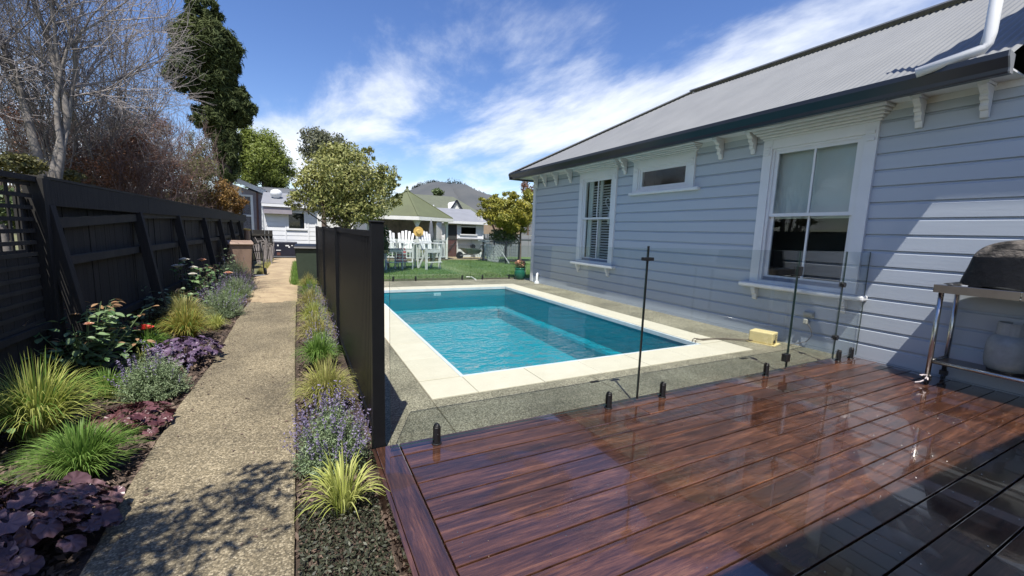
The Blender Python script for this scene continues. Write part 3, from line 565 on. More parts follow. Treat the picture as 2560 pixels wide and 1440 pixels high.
# window builder ---------------------------------------------------------
def window(w, kind):
    y0, y1, z0, z1 = w; o = []
    wn = MB(); cw = 0.13
    X0_ = WX-0.055; ox, oy = WX, 5
    fr = MB(); fb = lambda a, c, d, e, f, g: fr.box(a-ox, c-ox, d-oy, e-oy, f, g)
    fb(X0_, WX+0.03, y0, y0+cw, z0, z1); fb(X0_, WX+0.03, y1-cw, y1, z0, z1); fb(X0_+0.002, WX+0.03, y0+cw, y1-cw, z1-cw, z1)
    fb(X0_+0.002, WX+0.03, y0+cw, y1-cw, z0, z0+0.05)
    wi = fr.build('window', 'white', hs, fix=False); bevel(wi, 0.004)
    def wb(name, m, *q, bv=0):
        p = box(name, m, wi, q[0]-ox, q[1]-ox, q[2]-oy, q[3]-oy, q[4], q[5])
        if bv: bevel(p, bv)
        return p
    a, c = y0+cw, y1-cw
    jm = 0.035
    wb('jamb', 'white', WX-0.03, WX+0.09, a-0.01, a+jm, z0+0.05, z1-cw+0.01); wb('jamb', 'white', WX-0.03, WX+0.09, c-jm, c+0.01, z0+0.05, z1-cw+0.01)
    wb('jamb', 'white', WX-0.028, WX+0.09, a+jm, c-jm, z1-cw-0.03, z1-cw+0.01)
    a += jm; c -= jm; t = z1-cw-0.03; bt = z0+0.05
    def sash(za, zb, x, st=0.052, mull=True, bot=0.06):
        f = MB(); g = lambda p, q, r_, s: f.box(x-ox, x+0.032-ox, p-oy, q-oy, r_, s)
        g(a, a+st, za, zb); g(c-st, c, za, zb); g(a+st, c-st, za, za+bot); g(a+st, c-st, zb-0.045, zb)
        f.build('sash', 'white', wi, fix=False)
        if mull: wb('glazing_bar', 'white', x+0.002, x+0.030, (a+c)/2-0.013, (a+c)/2+0.013, za+bot, zb-0.045)
        mids = [(a+st, (a+c)/2-0.013), ((a+c)/2+0.013, c-st)] if mull else [(a+st, c-st)]
        for p, q in mids: wb('pane', 'pane', x+0.014, x+0.018, p, q, za+bot, zb-0.045)
    if kind == 'small':
        sash(bt, t, WX-0.012, 0.055, False, 0.055)
        MB().box(WX+0.11-ox, WX+0.5-ox, a-0.1-oy, c+0.1-oy, bt-0.2, 2.95, skip='w').build('interior', 'dark', wi, fix=False)
    else:
        mid = (bt+t)/2+0.02 if kind != 'blinds' else (bt+t)/2+0.05
        sash(mid-0.022, t, WX-0.012, 0.05, True, 0.045); sash(bt, mid+0.022, WX+0.030, 0.05, True, 0.075)
        MB().box(WX+0.13-ox, WX+0.9-ox, a-0.4-oy, c+0.4-oy, 0.4, 2.98, skip='w').build('interior', 'dark', wi, fix=False)
        if kind == 'roller':
            wb('blind', 'blind', WX+0.105, WX+0.108, a-0.02, c+0.02, mid-0.03, t+0.05)
            wb('blind_rail', 'blind', WX+0.10, WX+0.115, a-0.02, c+0.02, mid-0.05, mid-0.03)
        else:
            wb('shutter_stile', 'warmwhite', WX+0.09, WX+0.12, c-0.20, c-0.05, bt, t); wb('shutter_stile', 'warmwhite', WX+0.09, WX+0.12, (a+c)/2-0.045, (a+c)/2+0.045, bt, t); wb('shutter_stile', 'warmwhite', WX+0.09, WX+0.12, a, a+0.09, bt, t)
            n = 28; s0 = None
            for i in range(n):
                zc = bt+0.10+(t-bt-0.2)*i/n
                for p, q in ((a+0.09, (a+c)/2-0.045), ((a+c)/2+0.045, c-0.2)):
                    MB().prism([(0.085, zc), (0.088, zc-0.004), (0.135, zc+0.028), (0.132, zc+0.032)], 'y', p-oy, q-oy).build('slat', 'warmwhite', wi)
    # sill with round nose and little scrolled supports
    if kind == 'small':
        wb('sill', 'white', WX-0.10, WX+0.0, y0-0.13, y1+0.06, z0-0.055, z0, bv=0.012)
    else:
        wb('sill', 'white', WX-0.145, WX+0.0, y0-0.12, y1+0.12, z0-0.07, z0, bv=0.022)
        for yy in (y0+0.08, y1-0.14):
            pr = [(0, 0), (-0.105, 0), (-0.105, -0.035), (-0.085, -0.05), (-0.08, -0.09), (-0.055, -0.11), (-0.05, -0.16), (-0.025, -0.185), (0, -0.19)]
            b = MB().prism([(p[0]-0.016, p[1]+z0-0.07) for p in pr], 'y', yy-oy, yy+0.065-oy).build('sill_bracket', 'white', wi); bevel(b, 0.004)
    # stepped head moulding that flares out to the soffit
    zt = z1; st = [(0.06, 0.0), (0.10, 0.025), (0.155, 0.05), (0.20, 0.075), (0.27, 0.10)]
    if kind == 'small': st = [(q[0], q[1]*0.9) for q in st]
    b = MB(); hgt = (3.018-zt)/len(st)
    for i, (d, e) in enumerate(st): b.box(WX-d-ox, WX-0.01-ox, y0-e-0.02-oy, y1+e+0.02-oy, zt+hgt*i+0.001, zt+hgt*(i+1)-0.0005)
    hd = b.build('head_moulding', 'white', wi, fix=False); bevel(hd, 0.009, 2)
    for yy in (y0+0.025, y1-0.025-0.08):
        for q in (0.0, 0.05):
            wb('rosette', 'white', X0_-0.016, X0_+0.001, yy, yy+0.08, z1-0.14-q*1.6, z1-0.10-q*1.6, bv=0.006)
    return wi
w1 = window(WIN[0], 'blinds'); w2 = window(WIN[1], 'small'); w3 = window(WIN[2], 'roller')
# heart ornament hanging in the far window
orn = thing('heart_ornament', 'white heart ornament hanging inside the shuttered far window', 'ornament', (WX+0.065, 7.50, 2.15))
b = MB(); pts = []
for i in range(25):
    a = 2*PI*i/24; pts.append((0, 0.0095*16*math.sin(a)**3*0.9, 0.0095*(13*math.cos(a)-5*math.cos(2*a)-2*math.cos(3*a)-math.cos(4*a))))
b.tube(pts, 0.014, 6, cap=False); b.build('heart', 'white', orn)
MB().tube([(0, 0, 0.10), (0, 0, 0.42)], 0.003, 5).build('string', 'white', orn); MB().box(-0.006, 0.006, -0.035, 0.035, -0.48, -0.22).build('tag', 'white', orn)
MB().box(-0.004, 0.004, -0.12, 0.12, -0.21, -0.19).build('bar', 'warmwhite', orn)
# eave: soffit, frieze, fascia, gutter, brackets
EX = 5.70; EY0 = 1.50; EY1 = 11.27
hb('soffit', 'white', EX+0.03, WX+0.012, EY0+0.02, EY1-0.02, 3.022, 3.04)
hb('soffit', 'white', WX+0.012, 12.4, HY-0.05, EY1-0.02, 3.022, 3.04)
hb('frieze_board', 'white', WX-0.03, WX-0.016, EY0-2.0, HY-0.11, 2.955, 3.021)
hb('fascia', 'white', EX+0.015, EX+0.035, EY0, EY1-0.03, 3.0, 3.12); hb('fascia', 'white', EX+0.04, 12.4, EY1-0.03, EY1-0.01, 3.0, 3.12)
pr = [(0.012, 0.0), (-0.045, 0.0), (-0.052, 0.01), (-0.055, 0.035), (-0.085, 0.075), (-0.100, 0.095), (-0.100, 0.13), (-0.092, 0.133), (-0.090, 0.10), (-0.075, 0.08), (-0.048, 0.045), (-0.04, 0.008), (0.004, 0.008), (0.004, 0.12), (0.012, 0.12)]
pr = [(p[0]*1.15, p[1]*1.38-0.045) for p in pr]
gut = MB().prism([(EX+p[0]-WX, 3.0+p[1]) for p in pr], 'y', EY0-5, EY1+0.05-5).build('gutter', 'gutter', hs)
prn = [(EY1+0.03-p[0]-0.03-5, 3.0+p[1]) for p in pr]
MB().prism(prn, 'x', EX-0.09-WX, 12.4-WX).build('gutter', 'gutter', hs)
endp = [(EX+p[0]-WX, 3.0+p[1]) for p in pr[:7]]+[(EX+0.012-WX, 3.12)]
MB().prism(endp, 'y', EY0-0.012-5, EY0-5).build('gutter_end', 'galv', hs)
def bracket(y):
    pr = [(0, 0), (-0.20, 0), (-0.20, -0.04), (-0.175, -0.055), (-0.165, -0.075), (-0.135, -0.085), (-0.118, -0.105), (-0.128, -0.13), (-0.115, -0.155), (-0.085, -0.165), (-0.078, -0.19), (-0.086, -0.215), (-0.07, -0.245), (-0.045, -0.255), (-0.04, -0.28), (-0.028, -0.315), (0, -0.32)]
    o = MB().prism([(p[0]-0.032, 3.02+p[1]) for p in pr], 'y', y-5-0.032, y-5+0.032).build('eave_bracket', 'white', hs); bevel(o, 0.004)
    hb('bracket_plate', 'white', WX-0.20-0.04, WX-0.03, y-0.045, y+0.045, 2.995, 3.0215)
for y in (1.74, 2.24, 4.14, 4.69, 6.93, 8.92, 9.56, 10.13, 10.60): bracket(y)
# corrugated roof: real corrugations up the slope, hipped at the far end
TP = math.tan(math.radians(30.2)); RY = EY1+0.02; RX0 = EX-0.04; RZ = 3.115; RD = 3.40; YN = 0.9
def corr(y0, y1, pitch_=0.0762, amp=0.010, spp=6):
    n = int((y1-y0)/pitch_*spp); V = []; F = []
    for i in range(n+1):
        y = y0+(y1-y0)*i/n; dz = amp*math.sin(2*PI*y/pitch_)
        run = min(RD, max(0.02, RY-y)); kk = 5
        q0 = 0 if y > EY0 else WX+0.03-RX0
        for j in range(kk+1):
            q = q0+(run-q0)*j/kk; V.append((RX0+q-WX, y-5, RZ+q*TP+dz))
    F = [((i)*(kk+1)+j, (i+1)*(kk+1)+j, (i+1)*(kk+1)+j+1, i*(kk+1)+j+1) for i in range(n) for j in range(kk)]
    return V, F
V, F = corr(YN, RY); MB().add(V, F).build('corrugated_roof', 'roof', hs, smooth=True)
# hip end and rear slope
MB().add([(RX0-WX, RY-5, RZ), (RX0+2*RD-WX, RY-5, RZ), (RX0+RD-WX, RY-RD-5, RZ+RD*TP)], [(0, 1, 2)]).build('hip_roof', 'roof', hs, fix=False)
MB().add([(RX0+RD-WX, YN-5, RZ+RD*TP), (RX0+RD-WX, RY-RD-5, RZ+RD*TP), (RX0+2*RD-WX, RY-5, RZ), (RX0+2*RD-WX, YN-5, RZ)], [(0, 1, 2, 3)]).build('rear_roof', 'roof', hs, fix=False)
a = Vector((RX0-WX-0.02, RY-5+0.02, RZ+0.02)); c = Vector((RX0+RD-WX, RY-RD-5, RZ+RD*TP+0.035)); e = Vector((RX0+RD-WX, YN-5, RZ+RD*TP+0.035))
MB().bar(a, c, 0.20, 0.022).build('hip_flashing', 'ridge', hs); MB().bar(c, e, 0.26, 0.022).build('ridge_flashing', 'ridge', hs); MB().tube([c+Vector((0, 0, .02)), e+Vector((0, 0, .02))], 0.035, 8).build('ridge_roll', 'ridge', hs)
hb('under_roof', 'dark', WX+0.10, 12.3, -3, HY-0.1, 2.99, 3.0)
hb('roof_edge', 'flash', RX0, RX0+0.06, EY0, RY, RZ-0.018, RZ-0.010)
# the higher wing of the same house, beside and behind the camera; its eave shades the near end of the roof
wg = thing('house_wing', 'taller white-trimmed wing of the villa beyond the right edge, with a white downpipe', 'house', (6.0, 0, 0))
box('wall', 'wall', wg, 0.21, 6.0, -6, 0.62, 3.3, 5.3); box('eave', 'white', wg, -0.50, 6.4, -6, 1.32, 5.30, 5.40); box('roof', 'roof', wg, -0.52, 6.4, -6, 1.34, 5.40, 5.46)
def onroof(px, py, lift):
    d = _f + (px-1280)/FPX*_r - (py-720)/FPX*_u      # meets the plane z = RZ + lift + (x-RX0)*TP
    t = (RZ+lift-RX0*TP-CAM.z)/(d.z-d.x*TP); return CAM+d*t
dp = MB(); pB = onroof(2470, 118, 0.10); pC = onroof(2290, 183, 0.075)
dp.tube([Vector((pB.x+0.02, pB.y-0.01, 5.35)), pB+Vector((0, 0, 0.12)), pB+Vector((-0.01, 0.01, 0.03)), pB+(pC-pB)*0.06, pC], 0.046, 14, True)
dp.xf(Matrix.Translation((-6, 0, 0))); dp.build('downpipe', 'white', wg, smooth=True)
box('corner_board', 'white', wg, -0.02, 0.19, 1.30, 1.42, 3.03, 3.75); 
# small bent waste pipe at the foot of the far corner
wp = thing('waste_pipe', 'short white bent pipe at the foot of the wall by the far house corner', 'pipe', (WX-0.06, 10.35, 0))
MB().tube([(0.05, 0.02, 0.26), (0, 0, 0.24), (-0.03, -0.03, 0.16), (-0.035, -0.05, 0.0), (-0.04, -0.05, ZC)], 0.035, 10).build('pipe', 'white', wp, smooth=True); MB().lathe([(0.075, ZC), (0.06, 0.03), (0.03, 0.04)], (-0.04, -0.05, 0), 10).build('foot', 'white', wp)
# veranda behind the camera: casts the shade along the bottom of the deck
vd = thing('veranda', 'timber veranda roof behind the camera over the near end of the deck', 'veranda', (3, -2.2, 0))
MB().add([(-2.9, 1.98, 2.66), (2.9, 1.80, 2.66), (2.9, -2.4, 3.0), (-2.9, -2.4, 3.0), (-2.9, 1.98, 2.74), (2.9, 1.80, 2.74), (2.9, -2.4, 3.08), (-2.9, -2.4, 3.08)], [(0, 3, 2, 1), (4, 5, 6, 7), (0, 1, 5, 4), (1, 2, 6, 5), (2, 3, 7, 6), (3, 0, 4, 7)]).build('roof', 'white', vd)
box('post', 'white', vd, -2.85, -2.73, 1.6, 1.72, 0, 2.66); box('post', 'white', vd, 2.2, 2.32, 1.5, 1.62, 0, 2.66); box('wall', 'wall', vd, -2.9, 3.1, -2.45, -2.35, 0, 3.0)
# ------------------------------------------------------------------ things along the wall
# barbecue on a stainless trolley
tr = thing('stainless_trolley', 'stainless steel trolley table against the house wall under the covered barbecue', 'trolley', (5.88, 1.0, 0))
TX0, TX1, TY0, TY1 = 5.64-5.88, 6.14-5.88, -0.6, 0.73
o = box('table_top', 'steel', tr, TX0, TX1, TY0, TY1, 0.985, 1.035); bevel(o, 0.006)
o = box('edge_strip', 'steeld', tr, TX0-0.012, TX0-0.001, TY0, 0.165, 0.955, 1.032); o = box('edge_strip', 'steeld', tr, TX0-0.012, TX0-0.001, 0.175, TY1, 0.955, 1.032); box('edge_strip', 'steeld', tr, TX0, TX1, TY1+0.001, TY1+0.012, 0.955, 1.032)
for x in (TX0+0.04, TX1-0.05):
    for y in (TY1-0.04, TY0+0.04):
        g = MB().tube([(x, y, 0.09), (x, y, 0.985)], 0.021, 12).build('leg', 'steel', tr, smooth=True)
        g2 = MB().tube([(x, y-0.012, 0.035), (x, y+0.012, 0.035)], 0.034, 12); g2.box(x-0.02, x+0.02, y-0.03, y+0.03, 0.05, 0.10); g2.build('castor', 'blackm', tr)
MB().tube([(TX0+0.04, TY1-0.04, 0.25), (TX0+0.04, TY0+0.04, 0.25)], 0.018, 10).build('rail', 'steel', tr, smooth=True); MB().tube([(TX0+0.04, TY1-0.04, 0.25), (TX1-0.05, TY1-0.04, 0.25)], 0.018, 10).build('rail', 'steel', tr, smooth=True)
box('lower_shelf', 'steeld', tr, TX0+0.05, TX1-0.06, TY0+0.05, TY1-0.06, 0.235, 0.245)
tie = MB(); rt = random.Random(3)
for i in range(6):
    p = [Vector((TX0+0.035, TY1-0.05, 0.10))]
    for k in range(5): p.append(p[-1]+Vector((rt.uniform(-.03, .02), rt.uniform(-.02, .03), rt.uniform(-.035, .012))))
    tie.tube(p, 0.006, 5)
tie.build('tied_rag', 'rope', tr)
bb = thing('covered_barbecue', 'portable barbecue under a black vinyl cover on the stainless trolley', 'barbecue', (5.90, 1.16, 1.035))
# cover: lofted rounded hood with a skirt that hangs unevenly
V = []; nu, nv = 36, 14
for j in range(nv+1):
    t = j/nv
    for i in range(nu):
        a = 2*PI*i/nu; ca, sa = math.cos(a), math.sin(a)
        if t < 0.42: k = 1.04-0.10*(t/0.42); z = 0.02+0.22*(t/0.42)
        else: q = (t-0.42)/0.58; k = 0.94*max(0.02, math.cos(q*PI/2))**0.8; z = 0.24+0.25*math.sin(q*PI/2)**0.85
        e = 5.5; rx = (abs(ca)**e+abs(sa)**e)**(-1/e)
        wob = 1+0.025*math.sin(a*7+t*3)*(1-t)+0.012*math.sin(a*17)*(1-t)
        V.append((0.22*k*rx*ca*wob, 0.43*k*rx*sa*wob, z*0.95+0.012*mnoise.noise(Vector((ca*3, sa*3, t*5)))+(0.015*math.sin(a*5)-0.01 if j == 0 else 0)))
F = [(j*nu+i, j*nu+(i+1) % nu, (j+1)*nu+(i+1) % nu, (j+1)*nu+i) for j in range(nv) for i in range(nu)]
b = MB(); b.add(V, F); o = b.build('cover', ['vinyl', 'vinyl_lit'], bb, smooth=True)
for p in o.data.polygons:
    if p.center.z > 0.27: p.material_index = 1  # upper faces get the vinyl whose colour is lightened as if sunlit
wr = o.modifiers.new('sub', 'SUBSURF'); wr.levels = 1; wr.render_levels = 1
fl = MB(); fl.add([(-0.20, 0.40, 0.005), (-0.27, 0.47, 0.0), (-0.22, 0.53, 0.012), (-0.05, 0.47, 0.03), (0.1, 0.45, 0.03), (-0.1, 0.38, 0.05)], [(0, 1, 2, 3, 5), (5, 3, 4)]); fl.build('cover_flap', 'vinyl', bb, fix=False)
box('side_shelf', 'white', bb, -0.2, 0.16, 0.36, 0.50, 0.001, 0.012)
gb = thing('gas_bottle', 'grey galvanised gas bottle standing on the lower shelf of the trolley', 'gas bottle', (5.93, 1.235, 0.25))
MB().lathe([(0.10, 0.0), (0.115, 0.015), (0.145, 0.04), (0.157, 0.10), (0.157, 0.25), (0.148, 0.30), (0.12, 0.345), (0.07, 0.37), (0.0, 0.375)], (0, 0, 0), 28).build('body', 'gas', gb, smooth=True)
b = MB(); pr = [(0.105*math.cos(a), 0.105*math.sin(a)) for a in [PI*(0.1+1.8*i/20) for i in range(21)]]+[(0.099*math.cos(a), 0.099*math.sin(a)) for a in [PI*(1.9-1.8*i/20) for i in range(21)]]
b.prism(pr, 'z', 0.35, 0.47); b.build('collar', 'gas', gb)
MB().tube([(0, 0, 0.37), (0, 0, 0.45)], 0.02, 10).build('valve', 'steel', gb); MB().lathe([(0.125, -0.003), (0.125, 0.02)], (0, 0, 0), 24).build('foot_ring', 'blackm', gb)
# transformer box by the pool
yb = thing('transformer_box', 'small cream electrical box on the concrete by the wall below the big window', 'electrical box', (5.83, 3.48, ZC), 0.25)
o = box('case', 'cream', yb, -0.11, 0.11, -0.15, 0.15, 0.012, 0.17); bevel(o, 0.012); box('base_flange', 'cream', yb, -0.13, 0.13, -0.19, 0.17, 0.0, 0.011)
MB().tube([(-0.04, -0.151, 0.05), (-0.04, -0.168, 0.05)], 0.022, 12).build('knob', 'blackm', yb)
b = MB()
for i in range(3):
    for j in range(3): b.box(0.02+0.03*i-0.03, 0.035+0.03*i-0.03, -0.152, -0.1505, 0.06+0.03*j, 0.078+0.03*j)
b.build('vent_slots', 'dark', yb)
cb = MB(); p0 = Vector((5.72, 3.53, ZC+0.03))
for k in (0, 0.05): cb.tube([p0, (5.5, 3.75+k, ZC+0.012), (5.25, 3.83+k, ZC+0.012), (5.05, 3.84+k, -0.012), (4.91, 3.83+k, 0.015), (4.86, 3.82+k, 0.0), (4.845, 3.81+k, -0.16)], 0.007, 6)
tag(cb.build('pool_cable', 'cable', None, smooth=True), 'thin dark cables from the cream box over the coping into the pool', 'cable')
ou = thing('wall_socket', 'grey outdoor power socket with plug on the boards below the big window', 'socket', (WX-0.016, 3.10, 0.43))
o = box('plate', 'socket', ou, -0.022, 0, -0.065, 0.065, -0.04, 0.04); bevel(o, 0.006); o = box('cover', 'socket', ou, -0.05, -0.022, -0.06, 0.06, -0.01, 0.03); bevel(o, 0.008); o = box('plug', 'socket', ou, -0.07, -0.016, -0.015, 0.04, -0.13, -0.06); bevel(o, 0.01)
MB().tube([(-0.04, 0.01, -0.10), (-0.06, -0.06, -0.17), (-0.05, -0.09, -0.27), (-0.06, -0.03, -0.37), (-0.16, 0.12, -0.445)], 0.005, 6).build('cord', 'cable', ou)

# ------------------------------------------------------------------ old timber fence on the left
FX = -2.1
of = thing('old_paling_fence', 'tall weathered dark paling fence with leaning posts behind the left flower bed', 'fence', (FX, 5, 0))
rf = random.Random(11)
py_ = [3.0, 5.3, 7.67, 9.83, 12.2, 14.4, 16.6, 18.8, 21.0]
for a, c in zip(py_, py_[1:]):
    y = a
    while y < c-0.02:
        w = rf.uniform(0.135, 0.155); t = rf.uniform(-0.006, 0.006); z1 = 1.56+rf.uniform(-0.02, 0.01)
        if y > 5.0: o = MB().box(-0.012+t, 0.006+t, y-5, min(y+w, c)-5-0.004, -0.22, z1).build('paling', 'oldwood', of, fix=False)
        y += w
    if a >= 5.3:
        zt = 1.47 if a > 6 else 1.40
        MB().bar((0.045, a-5+0.04, zt-(0.06 if a < 6 else 0)), (0.045, c-5-0.04, zt+0.03), 0.055, 0.095).build('rail', 'oldwood2', of)
        MB().bar((0.045, a-5+0.04, 0.98), (0.045, c-5-0.04, 0.98+rf.uniform(-.03, .03)), 0.06, 0.085).build('rail', 'oldwood2', of); MB().bar((0.045, a-5+0.04, 0.22), (0.045, c-5-0.04, 0.22), 0.055, 0.085).build('rail', 'oldwood', of)
    # raking post
    if a > 4: o = MB().bar((0.33, a-5-0.05, -0.25), (0.06, a-5+rf.uniform(-.02, .05), 1.50), 0.11, 0.10).build('post', 'oldwood', of); bevel(o, 0.006)
# long top boards
for a, c in ((5.22, 8.1), (8.105, 12.0), (12.005, 16.2), (16.205, 21.2)):
    o = MB().box(0.075, 0.10, a-5, c-5, 1.50, 1.735).build('top_board', 'oldwood', of, fix=False); bevel(o, 0.004)
box('capping', 'oldwood2', of, -0.03, 0.105, 0.22, 16.2, 1.736, 1.76)
# trellis panel at the near end with boards below
tp = thing('trellis_panel', 'dark timber trellis panel over boards at the near left end of the fence', 'trellis', (FX+0.02, 4.2, 0))
for i in range(14): box('lath', 'oldwood', tp, 0.0, 0.010, -1.4+0.165*i+0.05, -1.4+0.165*i+0.085, 0.42, 1.70)
for i in range(13): box('lath', 'oldwood2' if i < 8 else 'oldwood', tp, 0.0115, 0.020, -1.35, 0.96, 0.46+0.10*i, 0.46+0.10*i+0.034)
for i in range(16): box('paling', 'oldwood', tp, -0.004, 0.012, -1.4+0.148*i, -1.4+0.148*i+0.143, -0.22, 1.12 if i % 5 else 1.05)
box('frame', 'oldwood', tp, -0.02, 0.05, -1.42, 1.0, 1.70, 1.745); box('frame', 'oldwood', tp, -0.02, 0.05, -1.42, 1.0, 0.40, 0.455); box('post', 'oldwood', tp, -0.04, 0.09, 0.98, 1.10, -0.22, 1.735)
# short dark fence closing off the far end of the path
ef = thing('dark_end_fence', 'short dark paling fence between the old fence and the white outbuilding', 'fence', (-2.1, 21.3, 0))
for i in range(7): MB().box(i*0.15, i*0.15+0.143, -0.01, 0.01, -0.2, 1.15).build('paling', 'oldwood', ef, fix=False)
box('rail', 'oldwood2', ef, 0, 1.05, -0.06, -0.012, 0.9, 0.98)

# ------------------------------------------------------------------ plants
def grass(name, label, x, y, h, spread, n, m, w=0.006, z=GZ, seed=1, droop=0.6, group=None, m2=None, straight=0.35):
    r = np.random.default_rng(seed); sg = 5; V = np.empty((n, sg+1, 2, 3))
    az = r.random(n)*2*PI; L_ = h*(0.65+0.55*r.random(n)); lean = (r.random(n)**0.75)
    d = np.stack([np.cos(az), np.sin(az)], 1); base = d*(r.random(n)[:, None]*0.05*spread/0.3)
    sd = np.stack([-np.sin(az+r.normal(size=n)*0.35), np.cos(az)], 1)
    for k in range(sg+1):
        t = k/sg
        out = lean*spread*(t**(1+straight))*(0.75+0.5*0)
        zz_ = L_*(t*1.12-(0.25+droop*lean)*t**2.3)
        ww = w*(1-t**2.2)*(0.55+0.45*min(1, t*4))+0.0004
        c = np.stack([base[:, 0]+d[:, 0]*out, base[:, 1]+d[:, 1]*out, zz_], 1)
        V[:, k, 0, :] = c; V[:, k, 1, :] = c
        V[:, k, 0, :2] -= sd*ww/2; V[:, k, 1, :2] += sd*ww/2
    idx = np.arange(n*(sg+1)*2).reshape(n, sg+1, 2)
    F = np.stack([idx[:, :-1, 0], idx[:, :-1, 1], idx[:, 1:, 1], idx[:, 1:, 0]], -1).reshape(-1, 4)
    if m2:
        t = thing(name, label, 'plant', (x, y, z), 0, group)
        k = int(n*0.7)*(sg); tag(npmesh('blades', V.reshape(-1, 3), F[:k], m, t), kind='stuff'); tag(npmesh('blades', V.reshape(-1, 3), F[k:], m2, t), kind='stuff'); return t
    o = npmesh(name, V.reshape(-1, 3), F, m); o.location = (x, y, z); return tag(o, label, 'plant', group)
def lavender(label, x, y, rad, h, n, flowers, z=GZ, seed=1, group=None, fm='lav_flower'):
    r = np.random.default_rng(seed); t = thing('lavender_bush', label, 'lavender', (x, y, z), 0, group)
    ths = np.arccos(1-r.random(n)*0.95); ph = r.random(n)*2*PI; ln = (0.75+0.3*r.random(n))
    d = np.stack([np.sin(ths)*np.cos(ph)*rad, np.sin(ths)*np.sin(ph)*rad, np.cos(ths)*h], 1)*ln[:, None]; d[:, 2] += 0.02
    P = []; k = 26
    for i in range(k):
        s = 0.35+0.65*i/(k-1); P.append(d*s+r.normal(size=(n, 3))*0.010)
    P = np.concatenate(P); leafcloud('foliage', P, 0.024, 'lav_leaf', t, aspect=0.22, up=0.9, seed=seed+1)
    st = MB(); step = max(1, n//160)
    for q in d[::step]: st.tube([(0, 0, 0), tuple(q*0.5+np.array([0, 0, 0.01])), tuple(q)], [0.004, 0.0025, 0.0012], 3, False)
    st.build('stems', 'lav_leaf', t, fix=False)
    if flowers:
        i = r.integers(0, n, flowers); b = d[i]; b = b[b[:, 2] > h*0.25]; up = b/np.linalg.norm(b, axis=1)[:, None]*0.5+np.array([0, 0, 0.6]); P = []
        for q in range(12): P.append(b+up*(0.04+0.010*q)+r.normal(size=b.shape)*0.005)
        leafcloud('flower_spikes', np.concatenate(P), 0.015, fm, t, aspect=0.7, seed=seed+2)
        s2 = MB()
        for p, u in zip(b[::2], up[::2]): s2.tube([tuple(p), tuple(p+u*0.09)], 0.0013, 3, False)
        s2.build('flower_stalks', 'lav_leaf', t, fix=False)
    return t
def lobed_leaf(m, r0=0.045, lobes=5, seed=0, name='leaf', fold=0.25):
    rr_ = random.Random(seed); n = 29; V = [(0, 0, 0)]; cup = rr_.uniform(-0.5, 0.25)
    for ring, q in enumerate((0.5, 0.82, 1.0)):
        for i in range(n):
            a = -PI+0.30+(2*PI-0.6)*i/(n-1); lob = 0.5+0.5*math.cos(a*7); k = r0*q*(1+(0.13*(lob-0.5)+0.03*rr_.uniform(-1, 1))*(q if q > 0.6 else 0.2))
            V.append((k*math.cos(a)+r0*0.30, k*math.sin(a), r0*(0.16*(1-lob)*q+cup*0.5*q*q+0.05*rr_.uniform(-1, 1)*q)))
    F = [(0, i, i+1) for i in range(1, n)]
    for ring in range(2): F += [(1+ring*n+i, 1+(ring+1)*n+i, 1+(ring+1)*n+i+1, 1+ring*n+i+1) for i in range(n-1)]
    me = D.meshes.new(name); me.from_pydata(V, [], F); me.polygons.foreach_set('use_smooth', [True]*len(F)); me.materials.append(MAT[m]); return me
def oval_leaf(m, l=0.06, w=0.034, name='leaf', curl=0.15):
    V = []; k = 5
    for i in range(k+1):
        t = i/k; hw = w/2*math.sin(PI*min(1, t*0.93+0.05))**0.75*(1 if i < k else 0.02); zc = -curl*l*t*t
        V += [(l*t, -hw, zc+hw*0.30), (l*t, 0, zc), (l*t, hw, zc+hw*0.30)]
    F = [(3*i, 3*i+3, 3*i+4, 3*i+1) for i in range(k)]+[(3*i+1, 3*i+4, 3*i+5, 3*i+2) for i in range(k)]
    me = D.meshes.new(name); me.from_pydata(V, [], F); me.materials.append(MAT[m]); return me
def putleaf(me, parent, p, d, roll=0.0, s=1.0, name='leaf'):
    o = D.objects.new(name, me); COL.objects.link(o); o.parent = parent; o.location = p
    q = Vector(d).to_track_quat('X', 'Z'); o.rotation_mode = 'QUATERNION'; o.rotation_quaternion = q @ Vector((1, 0, 0)).rotation_difference(Vector((1, 0, 0))) ; 
    from mathutils import Quaternion
    o.rotation_quaternion = q @ Quaternion((1, 0, 0), roll); o.scale = (s, s, s); return o
def heuchera(label, x, y, rad, h, n, m, seed, leaf=0.045, group=None, cat='heuchera', ry=None):
    r_ = random.Random(seed); t = thing('heuchera_plant', label, cat, (x, y, GZ), 0, group)
    ms = [lobed_leaf(m, leaf*k, 5, i, fold=0.35) for i, k in enumerate((0.8, 1.0, 1.2))]; st = MB(); ry = ry or rad
    for i in range(n):
        a = r_.uniform(0, 2*PI); q = math.sqrt(r_.random()); z = h*(1-0.55*q*q)*r_.uniform(0.72, 1.05)+0.015
        p = Vector((math.cos(a)*rad*q, math.sin(a)*ry*q, z)); tilt = -0.15-0.75*q*r_.uniform(0.3, 1)
        putleaf(r_.choice(ms), t, p, (math.cos(a+r_.uniform(-.7, .7)), math.sin(a+r_.uniform(-.7, .7)), tilt), r_.uniform(-.5, .5), r_.uniform(0.8, 1.15))
        st.tube([(p.x*0.15, p.y*0.15, 0), (p.x*0.6, p.y*0.6, z*0.7), tuple(p)], 0.0022, 3, False)
    st.build('stems', m, t, fix=False); return t
